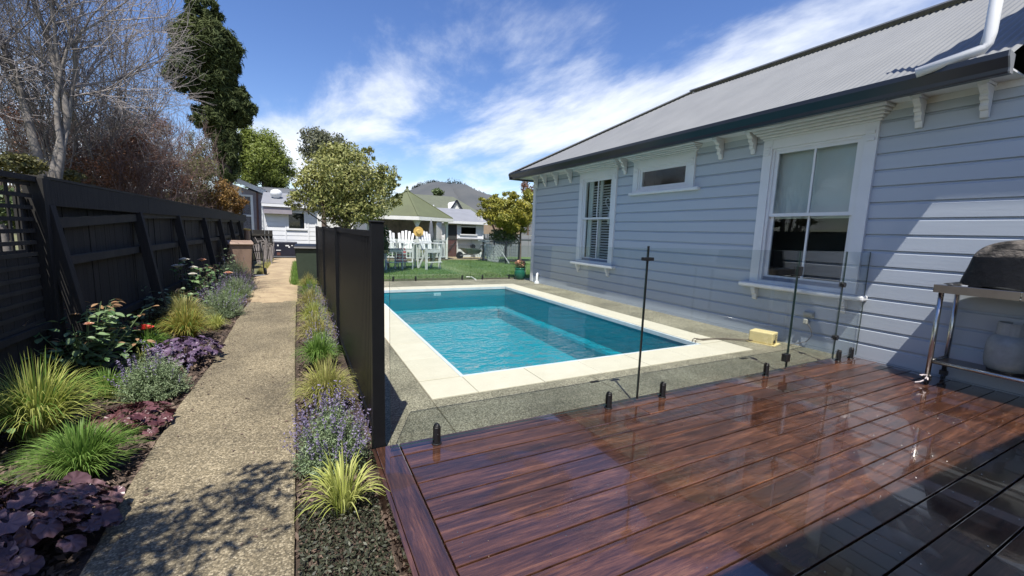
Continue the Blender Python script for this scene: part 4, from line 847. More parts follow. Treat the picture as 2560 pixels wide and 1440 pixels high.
def rose(label, x, y, h, rad, nst, nleaf, seed, flowers=(), topm=None, mt='roseleaf', cat='rose bush', size=0.055, z=GZ):
    r_ = random.Random(seed); t = thing('rose_bush', label, cat, (x, y, z)); st = MB(); tips = []
    ml = oval_leaf(mt, size, size*0.58); mtp = oval_leaf(topm, size*0.9, size*0.42) if topm else None; ends_ = []
    for i in range(nst):
        a = r_.uniform(0, 2*PI); q = r_.uniform(0.15, 1)*rad; hh = h*r_.uniform(0.5, 1.0)
        pts = [Vector((0, 0, 0)), Vector((math.cos(a)*q*0.35, math.sin(a)*q*0.35, hh*0.4)), Vector((math.cos(a)*q*0.75, math.sin(a)*q*0.75, hh*0.75)), Vector((math.cos(a)*q, math.sin(a)*q, hh))]
        st.tube(pts, [0.007, 0.005, 0.0038, 0.0022], 5, False); ends_.append((pts[3], a))
        for k in range(nleaf//nst):
            u = r_.uniform(0.25, 1); i0 = min(2, int(u*3)); p = pts[i0].lerp(pts[i0+1], u*3-i0); b = r_.uniform(0, 2*PI); off = Vector((math.cos(b), math.sin(b), r_.uniform(-.1, .5)))
            e = p+off*r_.uniform(0.02, 0.10); st.tube([p, e], 0.0014, 3, False)
            putleaf(mtp if (topm and u > 0.88) else ml, t, e, (off.x, off.y, r_.uniform(-.5, .35)), r_.uniform(-.6, .6), r_.uniform(0.6, 1.2))
    st.build('stems', 'brownbark' if not topm else mt, t, fix=False)
    for (mm_, i, s) in flowers:
        p, a = ends_[i % len(ends_)]; b = MB()
        for ring, (cnt, rad_, zz0, op) in enumerate(((5, 0.35, 0.0, 0.25), (6, 0.7, -0.005, 0.8), (7, 1.0, -0.012, 1.2))):
            for k in range(cnt):
                c = 2*PI*k/cnt+ring*0.4; u = Vector((math.cos(c), math.sin(c), 0)); v = Vector((-math.sin(c), math.cos(c), 0)); w_ = 0.022*s*(0.7+0.3*ring)
                base = Vector((0, 0, 0)); m1 = u*0.018*s*op+Vector((0, 0, 0.016*s)); tp_ = u*0.030*s*op+Vector((0, 0, 0.030*s-0.006*ring*s))
                b.add([base, m1-v*w_*.7, m1+v*w_*.7, tp_-v*w_*.45, tp_+v*w_*.45], [(0, 1, 2), (1, 3, 4, 2)])
        o = b.build('flower', mm_, t, fix=False, smooth=True); o.location = p+Vector((0, 0, 0.004))
    return t
# left bed, from the camera outwards
heuchera('large near clump of dark purple heuchera in the bottom left corner beside the path', -1.25, 2.62, 0.37, 0.27, 230, 'heu', 1, 0.042)
heuchera('green leafed heuchera just below the dark purple clump at the very bottom left', -1.28, 2.14, 0.17, 0.14, 60, 'roseleaf', 2, 0.04)
grass('carex_tussock', 'dark green grass tussock at the path edge above the near purple heuchera', -1.22, 3.26, 0.42, 0.42, 900, 'g_green', 0.008, seed=3, droop=0.45)
grass('carex_tussock', 'big lime yellow grass tussock at the left edge in front of the rose', -1.70, 4.0, 0.68, 0.62, 900, 'g_lime', 0.008, seed=4, droop=0.5, m2='g_green')
grass('carex_tussock', 'small bright green shoots at the left edge under the lime tussock', -1.66, 3.28, 0.22, 0.16, 120, 'g_green', 0.02, seed=42, droop=0.6)
heuchera('wine red heuchera spilling on to the path below the round lavender', -1.20, 3.90, 0.27, 0.17, 95, 'heu2', 5, 0.036, ry=0.36)
lavender('round grey green lavender bush by the path between two heucheras', -1.20, 4.62, 0.27, 0.38, 900, 70, seed=6)
rose('leafy rose with bronze new tips in front of the dark fence', -1.86, 5.25, 0.80, 0.46, 26, 480, 7, size=0.085, topm='bronzeleaf', flowers=(('petalpeach', 3, 1.1), ('petalpeach', 9, 0.9)))
heuchera('mauve purple heuchera behind the round lavender', -1.17, 5.62, 0.34, 0.30, 130, 'heu3', 8, 0.036, ry=0.42)
rose('strappy green plant with red blooms in the middle of the bed', -1.80, 6.35, 0.50, 0.30, 12, 120, 9, size=0.09, flowers=(('petalred', 2, 2.6), ('petalred', 5, 1.8)), mt='roseleaf')
grass('carex_tussock', 'loose green grass under the red blooms', -1.66, 6.2, 0.44, 0.40, 360, 'g_green', 0.012, seed=10)
grass('carex_tussock', 'golden orange grass tussock half way along the left bed', -1.38, 6.75, 0.58, 0.52, 900, 'g_orange', 0.008, seed=11, m2='g_green')
grass('carex_tussock', 'yellow grass tussock behind the golden one', -1.55, 7.5, 0.66, 0.55, 800, 'g_yellow', 0.009, seed=12)
rose('sprawling silver leafed shrub against the fence behind the yellow grasses', -1.98, 7.6, 0.72, 0.45, 16, 240, 13, mt='lav_leaf', cat='shrub', size=0.07)
lavender('blue catmint mound at the path edge beyond the golden grass', -1.22, 8.3, 0.36, 0.48, 900, 200, seed=14)
rose('tall rose with white blooms against the fence', -1.68, 9.2, 0.90, 0.38, 16, 260, 15, flowers=(('petalwhite', 1, 2.0), ('petalwhite', 4, 2.2), ('petalwhite', 7, 1.8), ('petalwhite', 10, 2.2), ('petalwhite', 13, 1.6)), size=0.08)
grass('carex_tussock', 'low green grass in front of the white rose', -1.22, 9.35, 0.46, 0.4, 460, 'g_green', 0.010, seed=16)
lavender('hazy lavender mound beyond the catmint', -1.25, 10.4, 0.34, 0.45, 700, 160, seed=17)
rose('rose with peach orange blooms near the far end of the bed', -1.55, 10.6, 0.78, 0.38, 14, 200, 18, flowers=(('petalpeach', 1, 2.4), ('petalpeach', 3, 2.2), ('petalpeach', 5, 2.4), ('petalred', 7, 2.0)), size=0.06)
lavender('green leafy mound at the far end of the left bed', -1.42, 12.0, 0.42, 0.72, 900, 40, seed=19)
lavender('purple tinged mound spilling on to the sandy track', -1.22, 11.6, 0.28, 0.34, 500, 240, seed=20, fm='heu3')
rose('tall pale shrub in front of the tan bin', -1.72, 13.0, 0.95, 0.3, 12, 130, 21, mt='lav_leaf', cat='shrub', size=0.07)
# fillers that knit the bed together
for i, (x, y, h, s, m_, lab) in enumerate(((-1.55, 4.75, .34, .34, 'g_green', 'loose green grass between the lime tussock and the lavender'), (-1.95, 4.6, .40, .4, 'g_lime', 'pale grass against the fence left of the rose'), (-1.5, 5.5, .30, .3, 'g_lime', 'yellow green grass in front of the leafy rose'), (-1.15, 7.35, .3, .3, 'g_lime', 'low lime grass at the path edge beyond the golden tussock'), (-1.9, 8.5, .5, .45, 'g_green', 'tall green grass against the fence before the white rose'), (-1.3, 9.9, .34, .34, 'g_lime', 'lime grass just past the white rose'), (-1.45, 11.2, .4, .4, 'g_green', 'green grass near the far mounds'))):
    grass('carex_tussock', lab, x, y, h, s, 260, m_, 0.008, seed=100+i, droop=0.6)
rose('low mixed seedlings behind the near tussocks', -1.95, 3.6, 0.3, 0.3, 12, 110, 110, size=0.06, cat='seedlings'); rose('green leafy shrub filling the bed beside the catmint', -1.65, 8.05, 0.5, 0.36, 14, 200, 111, size=0.07, cat='shrub')
# right bed between path and slat fence
grass('carex_tussock', 'sparse bright green tussock in the near right bed beside the deck', 0.17, 2.28, 0.44, 0.34, 120, 'g_lime', 0.011, seed=30, droop=0.55, m2='g_lime')
lavender('large flowering lavender at the foot of the black fence post', 0.15, 2.80, 0.235, 0.40, 900, 230, seed=31)
grass('carex_tussock', 'straw yellow grass tussock between the flowering lavender and the fence', 0.16, 3.72, 0.56, 0.42, 800, 'g_yellow', 0.006, seed=32, m2='g_lime', droop=0.55)
for i, (y, h, s, mm_, lab) in enumerate(((4.95, .32, .24, 'g_green', 'green grass tuft with grey stalks, second beyond the straw tussock'), (5.9, .36, .26, 'g_yellow', 'yellow grass tuft half way along the black fence'), (6.9, .36, .26, 'g_lime', 'lime grass tuft beyond the yellow one by the black fence'), (8.3, .36, .28, 'g_yellow', 'pale grass tuft in the far part of the right bed'), (9.7, .36, .26, 'g_green', 'green grass tuft near the far end of the right bed'), (11.0, .36, .26, 'g_yellow', 'last pale grass tuft by the green bin'))):
    grass('carex_tussock', lab, 0.15, y, h*1.6, s*1.55, 560, mm_, 0.008, seed=40+i)
for i, (y, lab) in enumerate(((5.35, 'small faded lavender between grass tufts nearest the straw tussock'), (6.4, 'small faded lavender between grass tufts half way along the black fence'), (7.6, 'small faded lavender before the pale grass tuft'), (9.0, 'small faded lavender near the end of the right bed'))):
    lavender(lab, 0.22, y, 0.18, 0.32, 360, 60, seed=50+i)
# low creeping leaves
r = np.random.default_rng(60); n = 4200; P = np.stack([-0.05+0.40*r.random(n), 1.25+1.15*r.random(n), GZ+0.02+0.035*r.random(n)], 1)
tag(leafcloud('creeping_ground_cover', P, 0.026, 'l_ground', None, aspect=0.42, up=0.7, seed=61), kind='stuff')
n = 1500; P = np.stack([-2.0+1.05*r.random(n), 2.4+8*r.random(n), GZ+0.02+0.03*r.random(n)], 1); P = P[(P[:, 0] < -1.05)]
tag(leafcloud('bed_litter', P, 0.035, 'l_ground', None, aspect=0.5, up=1.2, seed=62), kind='stuff')
heuchera('small wine red leaves in the ground cover by the deck', 0.08, 1.62, 0.05, 0.05, 7, 'heu2', 63, 0.028)

# ------------------------------------------------------------------ trees
def branch_tree(seed, base, h, r0, lean=(0, 0), levels=6, spread=0.55, nb=(2, 3), up=0.25, minr=0.004, droop=0.0, xmax=-2.0, xhigh=-0.6):
    r_ = random.Random(seed); big = MB(); small = MB(); tips = []
    def grow(p, d, rad, ln, lev):
        pts = [p]; rs = [rad]; k = 3; q = p; dd = d
        for i in range(k):
            g_ = 0.05 if lev < 2 else 0.13; dd = (dd+Vector((r_.gauss(0, g_), r_.gauss(0, g_), r_.gauss(0, .08)+up*0.12-droop*0.1*lev/levels))).normalized(); q = q+dd*ln/k; pts.append(q); rs.append(rad*(1-0.30*(i+1)/k))
        if pts[-1].x > (xmax if pts[-1].z < 3.1 else xhigh) or (lev > 0 and pts[-1].z < 0.9): return
        (big if rad > 0.022 else small).tube(pts, [max(minr*0.6, x) for x in rs], 7 if rad > 0.05 else (5 if rad > 0.02 else 3), False)
        if lev >= levels or rad < minr: tips.append(q); return
        m_ = r_.randint(*nb)
        for i in range(m_):
            a = r_.uniform(0, 2*PI); per = dd.cross(Vector((math.cos(a), math.sin(a), 0.31))).normalized(); s = spread*r_.uniform(0.6, 1.35)*(0.45 if i == 0 else 1)*(0.62 if lev < 2 else 1)
            nd = (dd+per*s+Vector((0, 0, up*0.25))).normalized()
            grow(q if i < 2 else pts[2], nd, rad*0.70*(1.0 if i == 0 else r_.uniform(0.62, 0.9)), ln*r_.uniform(0.72, 0.92), lev+1)
        if lev >= 2:
            for i in range(2):
                a = r_.uniform(0, 2*PI); per = dd.cross(Vector((math.cos(a), math.sin(a), 0.2))).normalized(); grow(pts[r_.choice((1, 2))], (dd*0.5+per).normalized(), rad*0.42, ln*0.6, min(levels, lev+2))
    grow(Vector(base), Vector((lean[0], lean[1], 1)).normalized(), r0, h*0.26, 0)
    return big, small, tips
def bare(label, specs, twig='twig', bark='bark', name='bare_tree'):
    t = thing(name, label, 'tree', specs[0]['base']); a = MB(); b = MB(); O = Vector(specs[0]['base'])
    for s in specs:
        x, y, _ = branch_tree(**s)
        a.add([Vector(v)-O for v in x.v], x.f); b.add([Vector(v)-O for v in y.v], y.f)
    a.build('trunk', bark, t, fix=False, smooth=True); b.build('twigs', twig, t, fix=False); return t
def bs(px, Y, x=None): p = at(px, 470, Y); return (p.x, p.y, GZ)
bare('big leafless pale barked tree behind the fence at the far left', [
    dict(seed=3, base=bs(108, 9.2), h=6.8, r0=0.105, lean=(-0.05, 0.0), levels=8, spread=0.5, up=0.3, minr=0.0035, xhigh=-1.6),
    dict(seed=5, base=bs(70, 9.6), h=6.4, r0=0.085, lean=(-0.25, 0.1), levels=8, spread=0.55, up=0.3, minr=0.0035, xhigh=-1.6),
    dict(seed=15, base=bs(20, 9.0), h=6.0, r0=0.08, lean=(-0.1, 0.0), levels=8, spread=0.55, up=0.3, minr=0.0035, xhigh=-1.6)])
bare('leafless tree with long branches arching to the right towards the conifer', [
    dict(seed=9, base=bs(190, 10.6), h=5.4, r0=0.07, lean=(0.0, 0.1), levels=8, spread=0.55, up=0.2, droop=0.2, minr=0.0035, xhigh=-1.5),
    dict(seed=43, base=bs(222, 11.5), h=5.2, r0=0.055, lean=(-0.05, 0.1), levels=8, spread=0.5, up=0.2, droop=0.2, minr=0.0035, xhigh=-1.5),
    dict(seed=34, base=bs(160, 10.2), h=5.0, r0=0.06, lean=(0.0, 0.2), levels=8, spread=0.5, up=0.30, droop=0.1, minr=0.0035, xhigh=-1.5)])
def shrub(label, blobs, n, m, size, trunk, seed, twig='redtwig', ntw=2, name='shrub', cat='shrub', clump=0.16, th=1.6, aspect=0.5, sh=0.5, lev=5, r0=0.05):
    base = Vector(trunk); t = thing(name, label, cat, base)
    P, O = blobpoints(blobs, n, seed, sh, clump); leafcloud('crown', P-np.array(base), size, m, t, aspect=aspect, out=O*0.5, seed=seed)
    a = MB(); b = MB()
    for i in range(ntw):
        x, y, _ = branch_tree(seed*7+i, base+Vector((random.uniform(-.3, .3), random.uniform(-.3, .3), 0)), th, r0, (random.uniform(-.4, .4), random.uniform(-.2, .2)), lev, 0.6, (2, 3), 0.35, xmax=-2.15 if base.x < -2 else 99, xhigh=-2.15 if base.x < -2 else 99)
        a.add([Vector(v)-base for v in x.v], x.f); b.add([Vector(v)-base for v in y.v], y.f)
    if a.v: a.build('trunk', 'brownbark', t, fix=False)
    if b.v: b.build('twigs', twig, t, fix=False)
    return t
def tr_at(px, Y): p = at(px, 560, Y); return (p.x, p.y, GZ)
shrub('russet twiggy shrub over the fence below the bare trees', [pxblob(250, 420, 90, 70, 11), pxblob(330, 380, 70, 70, 12)], 5200, 'l_russet', 0.055, tr_at(270, 11.5), 21, ntw=9, th=3.6, lev=6, r0=0.035)
shrub('reddish domed shrub in the middle of the fence line', [pxblob(365, 340, 75, 65, 14.5), pxblob(400, 440, 85, 60, 14)], 6500, 'l_russet', 0.06, tr_at(380, 14.2), 22, ntw=9, th=4.2, lev=6, r0=0.04)
shrub('brown twiggy shrub to the right of the reddish dome', [pxblob(470, 440, 65, 75, 16), pxblob(500, 370, 40, 45, 17)], 5200, 'l_olive', 0.06, tr_at(470, 16.2), 23, ntw=8, th=4.4, lev=6, r0=0.04)
shrub('rust orange feathery shrub at the far end of the old fence', [pxblob(545, 490, 62, 42, 17), pxblob(585, 505, 34, 30, 17.5)], 8000, 'l_rust', 0.07, tr_at(555, 17.2), 24, ntw=3, th=3, clump=0.12)
shrub('yellow green bush under the conifer', [pxblob(500, 420, 45, 28, 19)], 2600, 'l_yellow', 0.10, tr_at(500, 19), 25, ntw=1, th=3.5)
shrub('dull olive undergrowth just behind the near end of the fence', [pxblob(40, 410, 70, 25, 8.5), pxblob(150, 440, 60, 18, 9.5)], 2600, 'l_olive', 0.06, tr_at(60, 8.8), 26, ntw=2, th=2.2)
shrub('shrub with white blossom showing through the trellis', [pxblob(20, 520, 45, 50, 6.6)], 1500, 'l_bush', 0.06, tr_at(20, 6.6), 27, ntw=1, th=1.5)
shrub('dense leaning shrub with bare grey stems by the trellis top', [pxblob(150, 350, 60, 80, 13.5), pxblob(60, 330, 60, 80, 12.5)], 3000, 'l_russet', 0.06, tr_at(120, 13), 28, ntw=10, th=4.6, lev=6, r0=0.04, twig='twig')
def tree(label, blobs, n, m, size, base, top, seed, name='tree', cat='tree', bark='brownbark', r0=0.14, clump=0.14, aspect=0.5, shell=0.5, limbs=7, ncl=40, up=0.3):
    base = Vector(base); t = thing(name, label, cat, base); P, O = blobpoints(blobs, n, seed, shell, clump, ncl)
    leafcloud('crown', P-np.array(base), size, m, t, aspect=aspect, out=O*0.7, seed=seed, up=up)
    b = MB(); top = Vector(top)-base; mid = top*0.5+Vector((0.05, 0, 0)); b.tube([(0, 0, 0), mid, top], [r0, r0*0.75, r0*0.35], 8, False); r_ = random.Random(seed)
    for i in range(limbs):
        bl = r_.choice(blobs); e = Vector((bl[0]+r_.uniform(-.6, .6)*bl[3], bl[1]+r_.uniform(-.6, .6)*bl[4], bl[2]+r_.uniform(-.3, .7)*bl[5]))-base
        s = top*r_.uniform(0.35, 0.95); b.tube([s, (s+e)/2+Vector((0, 0, 0.05)), e], [r0*0.45, r0*0.25, r0*0.08], 5, False)
    b.build('trunk', bark, t, fix=False, smooth=True); return t
Yc = 26
tree('very tall dark conifer with a leaning lower half standing above the fence', [pxblob(512, 45, 48, 60, Yc), pxblob(515, 120, 92, 80, Yc), pxblob(500, 190, 88, 60, Yc), pxblob(560, 170, 45, 70, Yc), pxblob(550, 235, 55, 60, Yc), pxblob(592, 265, 50, 52, Yc), pxblob(535, 300, 56, 48, Yc), pxblob(562, 350, 42, 70, Yc), pxblob(568, 410, 36, 55, Yc)],
     90000, 'l_conifer', 0.30, tr_at(575, Yc), at(540, 60, Yc), 31, name='conifer', r0=0.28, clump=0.075, aspect=0.16, ncl=95, shell=0.55, up=0.3)
tree('yellow green willow behind the neighbouring roofs', [pxblob(655, 395, 65, 70, 34), pxblob(690, 430, 50, 48, 34), pxblob(620, 360, 40, 50, 34), pxblob(620, 430, 40, 45, 34)], 20000, 'l_yellow', 0.22, tr_at(660, 34), at(655, 360, 34), 32, name='willow_tree', clump=0.16, aspect=0.3, r0=0.2)
tree('grey green tree peeping over the left of the citrus crown', [pxblob(790, 365, 45, 45, 22), pxblob(830, 380, 50, 45, 22)], 7000, 'l_greygreen', 0.13, tr_at(810, 22), at(800, 350, 22), 33, clump=0.16)
tree('broad citrus tree full of yellow and pale leaves behind the black fence', [pxblob(850, 440, 100, 85, 13.6), pxblob(800, 480, 75, 60, 13.4), pxblob(915, 480, 78, 75, 13.8), pxblob(880, 530, 85, 42, 13.6), pxblob(860, 395, 55, 42, 13.6), pxblob(960, 450, 38, 48, 13.8), pxblob(915, 385, 24, 26, 13.6), pxblob(990, 452, 20, 24, 13.9), pxblob(738, 505, 26, 26, 13.4), pxblob(772, 432, 28, 26, 13.4), pxblob(992, 500, 18, 26, 13.9), pxblob(820, 372, 24, 22, 13.6), pxblob(745, 455, 18, 20, 13.4)], 21000, 'l_citrus', 0.10, tr_at(868, 13.6), at(862, 440, 13.6), 34, name='citrus_tree', clump=0.11, ncl=60, shell=0.35, limbs=44, r0=0.08, aspect=0.42)
tree('bamboo like tree with yellow green leaves by the far house corner', [pxblob(1255, 522, 50, 26, 18.6), pxblob(1300, 532, 36, 36, 18.6), pxblob(1245, 545, 40, 25, 18.4), pxblob(1285, 560, 40, 25, 18.6), pxblob(1325, 515, 30, 40, 18.8), pxblob(1215, 505, 18, 14, 18.5), pxblob(1280, 488, 22, 12, 18.6), pxblob(1240, 492, 16, 10, 18.6), pxblob(1205, 535, 12, 14, 18.5)], 11000, 'l_bamboo', 0.19, onz(1300, 656, -0.06), at(1298, 520, 18.6), 35, name='bamboo_tree', clump=0.12, aspect=0.28, r0=0.06)
tree('half bare brown tree rising behind the bamboo tree', [pxblob(1320, 470, 18, 22, 27), pxblob(1330, 490, 20, 20, 27)], 1200, 'l_russet', 0.14, tr_at(1322, 27), at(1318, 450, 27), 36, r0=0.10, limbs=10)
tree('small green tree on the skyline behind the olive roof', [pxblob(1094, 480, 15, 10, 60)], 700, 'l_bush', 0.35, tr_at(1094, 60), at(1094, 482, 60), 37, r0=0.15)
tree('dark bush behind the wire fence under the bamboo tree', [pxblob(1262, 590, 34, 26, 19.2)], 2200, 'l_bush', 0.13, onz(1262, 640, -.06), at(1262, 590, 19.2), 38, r0=0.04)
shrub('low dark bush beside the chairs', [pxblob(962, 600, 14, 40, 14.6)], 900, 'l_bush', 0.09, onz(962, 668, -.06), 39, ntw=1, th=1)
# the tree behind the camera whose leafy shade falls across the path
P, O = blobpoints([(-1.35, 1.0, 2.95, 0.62, 0.42, 0.5), (-1.95, 0.75, 3.0, 0.7, 0.5, 0.6), (-0.95, 1.25, 3.15, 0.25, 0.2, 0.2), (-1.9, 1.3, 2.7, 0.5, 0.35, 0.35)], 2600, 70, 0.3, 0.3)
t = thing('garden_tree', 'small leafy tree beside the path behind the camera, above the frame', 'tree', (-1.9, 0.55, GZ)); leafcloud('crown', P-np.array((-1.9, 0.55, GZ)), 0.085, 'l_bush', t, seed=71)
MB().tube([(0, 0, 0), (0.05, 0.1, 1.5), (0.2, 0.3, 2.9)], [0.06, 0.05, 0.03], 8).build('trunk', 'brownbark', t)

# ------------------------------------------------------------------ buildings and things beyond
def wallbox(name, m, parent, O, x0, x1, y0, y1, z0, z1): return box(name, m, parent, x0-O[0], x1-O[0], y0-O[1], y1-O[1], z0, z1)
# white outbuilding at the end of the path
Yb = 23.4; a = at(661, 560, Yb).x; c = at(793, 560, Yb).x; zt = at(690, 511, Yb).z
O = (a, Yb); ob = thing('white_outbuilding', 'white weatherboard outbuilding with a dark window at the end of the path', 'outbuilding', (a, Yb, 0))
wx0, wx1 = at(720, 550, Yb).x-a, at(762, 550, Yb).x-a; wz0, wz1 = at(740, 571, Yb).z, at(740, 533, Yb).z
nb = 12; bh = (zt+0.25)/nb
for i in range(nb):
    z = -0.2+bh*i
    segs = [(0, c-a)]
    if z+bh > wz0 and z < wz1: segs = [(0, wx0-0.05), (wx1+0.05, c-a)]
    for p, q in segs: MB().prism([(0.02, z), (-0.015, z+0.005), (-0.004, z+bh-0.004), (0.02, z+bh-0.004)], 'x', p, q).build('weatherboard', 'white', ob)
b = MB(); w_ = c-a; b.box(0, wx0, 0.021, 0.1, -0.2, zt); b.box(wx1, w_, 0.021, 0.1, -0.2, zt); b.box(wx0, wx1, 0.021, 0.1, -0.2, wz0); b.box(wx0, wx1, 0.021, 0.1, wz1, zt); b.box(0, 0.1, 0.1, 3, -0.2, zt); b.box(w_-0.1, w_, 0.1, 3, -0.2, zt); b.build('wall', 'white', ob, fix=False)
f = MB(); f.box(wx0-0.06, wx0+0.03, -0.03, 0.03, wz0-0.06, wz1+0.06); f.box(wx1-0.03, wx1+0.06, -0.03, 0.03, wz0-0.06, wz1+0.06); f.box(wx0, wx1, -0.035, 0.03, wz1, wz1+0.06); f.box(wx0-0.1, wx1+0.1, -0.06, 0.03, wz0-0.09, wz0)
wi = f.build('window', 'white', ob, fix=False); box('pane', 'pane', wi, wx0+0.03, wx1-0.03, 0.005, 0.01, wz0, wz1); box('interior', 'dark', wi, wx0-0.1, wx1+0.1, 0.5, 0.51, wz0-.1, wz1+.1)
for x in (0, wx0-0.14, wx1+0.12, w_-0.09): box('cover_strip', 'white', ob, x, x+0.06, -0.03, -0.012, -0.2, zt)
xe = at(719, 500, Yb).x-a
MB().prism([(-0.35, zt-0.02), (1.6, zt+0.62), (1.6, zt+0.66), (-0.35, zt+0.03)], 'x', -0.08, w_+0.1).build('roof', 'galv', ob); box('fascia', 'white', ob, -0.06, w_+0.08, -0.36, -0.33, zt-0.12, zt); box('fascia_panel', 'pink', ob, 0, 1.2, -0.30, -0.05, zt-0.45, zt-0.06)
vt = thing('roof_vent', 'white round spinning vent on the outbuilding roof', 'roof vent', at(691, 500, Yb+0.6)); MB().lathe([(0.10, -0.25), (0.10, 0.1), (0.22, 0.18), (0.27, 0.32), (0.22, 0.46), (0.08, 0.52)], (0, 0, 0), 14).build('cowl', 'white', vt, smooth=True)
# neighbouring gabled house left of it
Yn = 27.5; O = (at(583, 560, Yn).x, Yn); nh = thing('gabled_neighbour_house', 'mauve and white gabled house partly hidden by the end of the old fence', 'house', (O[0], Yn, 0))
g = lambda px, py: (at(px, py, Yn).x-O[0], at(px, py, Yn).z)
e0 = g(555, 435); e1 = g(665, 482); b0 = (g(560, 620)[0], -0.2); b1 = (g(661, 620)[0], -0.2); w0 = (b0[0], g(560, 450)[1]); w1_ = (b1[0], g(661, 486)[1])
MB().prism([b0, b1, w1_, w0], 'y', 0, 5).build('wall', 'warmwhite', nh)
MB().prism([(b1[0]-0.95, -0.2), (b1[0]+0.01, -0.2), (b1[0]+0.01, w1_[1]), (b1[0]-0.95, w1_[1]+0.3)], 'y', -0.03, 0).build('wall', 'pink', nh)
MB().bar((e0[0], -0.35, e0[1]), (e1[0], -0.35, e1[1]), 0.04, 0.24).build('bargeboard', 'white', nh); MB().add([(e0[0], -0.4, e0[1]+.14), (e1[0], -0.4, e1[1]+.14), (e1[0], 5, e1[1]+.14), (e0[0], 5, e0[1]+.14)], [(0, 1, 2, 3)]).build('roof', 'flash', nh, fix=False)
xw0, zw0 = g(604, 590); xw1, zw1 = g(626, 492); f = MB(); f.box(xw0-.1, xw0, -0.08, 0, zw0, zw1+.1); f.box(xw1, xw1+.12, -0.08, 0, zw0, zw1+.1); f.box(xw0, xw1, -0.08, 0, zw1, zw1+.1); f.box(xw0, xw1, -0.075, 0, (zw0+zw1)/2, (zw0+zw1)/2+.1)
wi = f.build('window', 'white', nh, fix=False); box('pane', 'pane', wi, xw0, xw1, -0.03, -0.025, zw0, zw1); box('interior', 'dark', wi, xw0, xw1, -0.012, -0.004, zw0, zw1)
MB().tube([(g(669, 486)[0], -0.5, g(669, 486)[1]), (g(656, 508)[0], -0.1, g(656, 508)[1]), (g(657, 600)[0], -0.08, -0.2)], 0.06, 8).build('downpipe', 'white', nh); MB().tube([(g(643, 480)[0], -0.1, g(643, 482)[1]), (g(646, 600)[0], -0.1, -0.2)], 0.05, 8).build('downpipe', 'brown', nh)
rr0 = at(625, 464, 31); rr1 = at(722, 484, 31); rb = thing('dark_roofed_shed', 'low building with a dark roof behind the white outbuilding', 'building', (rr0.x, 31, 0))
box('wall', 'warmwhite', rb, 0.1, rr1.x-rr0.x+3.9, 0.2, 4, -0.2, rr1.z); MB().prism([(-0.3, rr1.z-0.05), (2.2, rr0.z+0.15), (4.6, rr1.z-0.05)], 'x', -0.2, rr1.x-rr0.x+4).build('roof', 'flash', rb)
# things standing on the sandy ground
bn = thing('wheelie_bin', 'tan brown wheelie bin against the old fence at the end of the left bed', 'bin', (*onz(603, 690, GZ)[:2], GZ), 0.2)
def binmesh(t, m, ml, w=0.56, d=0.62, h=1.0):
    b = MB(); q = [(-w*.40, -d*.38), (w*.40, -d*.38), (w*.40, d*.38), (-w*.40, d*.38)]; p = [(-w*.5, -d*.5), (w*.5, -d*.5), (w*.5, d*.5), (-w*.5, d*.5)]
    b.add([(x, y, 0.05) for x, y in q]+[(x, y, h-.05) for x, y in p], [(3, 2, 1, 0), (0, 1, 5, 4), (1, 2, 6, 5), (2, 3, 7, 6), (3, 0, 4, 7)]); o = b.build('body', m, t); bevel(o, 0.03)
    l = MB(); l.prism([(-d*.56, h-.05), (d*.56, h-.03), (d*.56, h+.01), (0.05, h+.08), (-d*.5, h+.03), (-d*.58, h-.02)], 'x', -w*.54, w*.54); bevel(l.build('lid', ml, t), 0.012)
    for s in (-1, 1): MB().tube([(s*w*.36, d*.40, 0.10), (s*w*.46, d*.40, 0.10)], 0.10, 14).build('wheel', 'blackm', t)
    MB().tube([(-w*.4, d*.60, h-.02), (w*.4, d*.60, h-.02)], 0.015, 8).build('handle', ml, t)
binmesh(bn, 'binb', 'binb', 0.60, 0.62, 1.0)
b2 = thing('wheelie_bin', 'dark green wheelie bin at the far end of the black fence', 'bin', (0.20, 12.75, GZ-0.01), -0.1); binmesh(b2, 'bing', 'blackm', 0.58, 0.7, 1.02)
pt = thing('timber_post', 'short round timber post beside the tan bin', 'post', (*onz(622, 668, GZ)[:2], GZ)); MB().tube([(0, 0, 0), (0, 0, 1.35)], [0.10, 0.095], 12).build('post', 'binb', pt); MB().lathe([(0.12, 1.35), (0.12, 1.38), (0.05, 1.42)], (0, 0, 0), 12).build('cap', 'straw', pt)
ht = thing('hand_truck', 'black hand truck with two wheels standing by the tan bin', 'hand truck', (*onz(648, 690, GZ)[:2], GZ), 0.3)
b = MB()
for s in (-0.14, 0.14): b.tube([(s, 0, 0.1), (s, 0.12, 0.75), (s*0.7, 0.18, 1.0)], 0.016, 6)
for z in (0.25, 0.5, 0.75): b.bar((-0.14, 0.02+z*.12, z), (0.14, 0.02+z*.12, z), 0.02)
b.tube([(-0.1, .18, 1.0), (0.1, .18, 1.0)], 0.016, 6); b.build('frame', 'blackm', ht); box('toe_plate', 'galv', ht, -0.16, 0.16, -0.16, 0.02, 0.02, 0.035)
for s in (-0.19, 0.19): MB().tube([(s-.02, 0.08, 0.12), (s+.02, 0.08, 0.12)], 0.12, 14).build('wheel', 'blackm', ht)
rk = thing('bundle_of_canes', 'loose bundle of pale canes and hose leaning by the end of the fence', 'canes', (*onz(662, 660, GZ)[:2], GZ)); b = MB(); rc = random.Random(9)
for i in range(26):
    x = rc.uniform(-.3, .3); b.tube([(x, rc.uniform(-.1, .1), 0), (x*1.3+rc.uniform(-.1, .1), 0.2, rc.uniform(.5, .95)), (x*1.2+rc.uniform(-.25, .25), 0.3, rc.uniform(.7, 1.1))], 0.012, 4)
b.build('canes', 'twig', rk, fix=False)
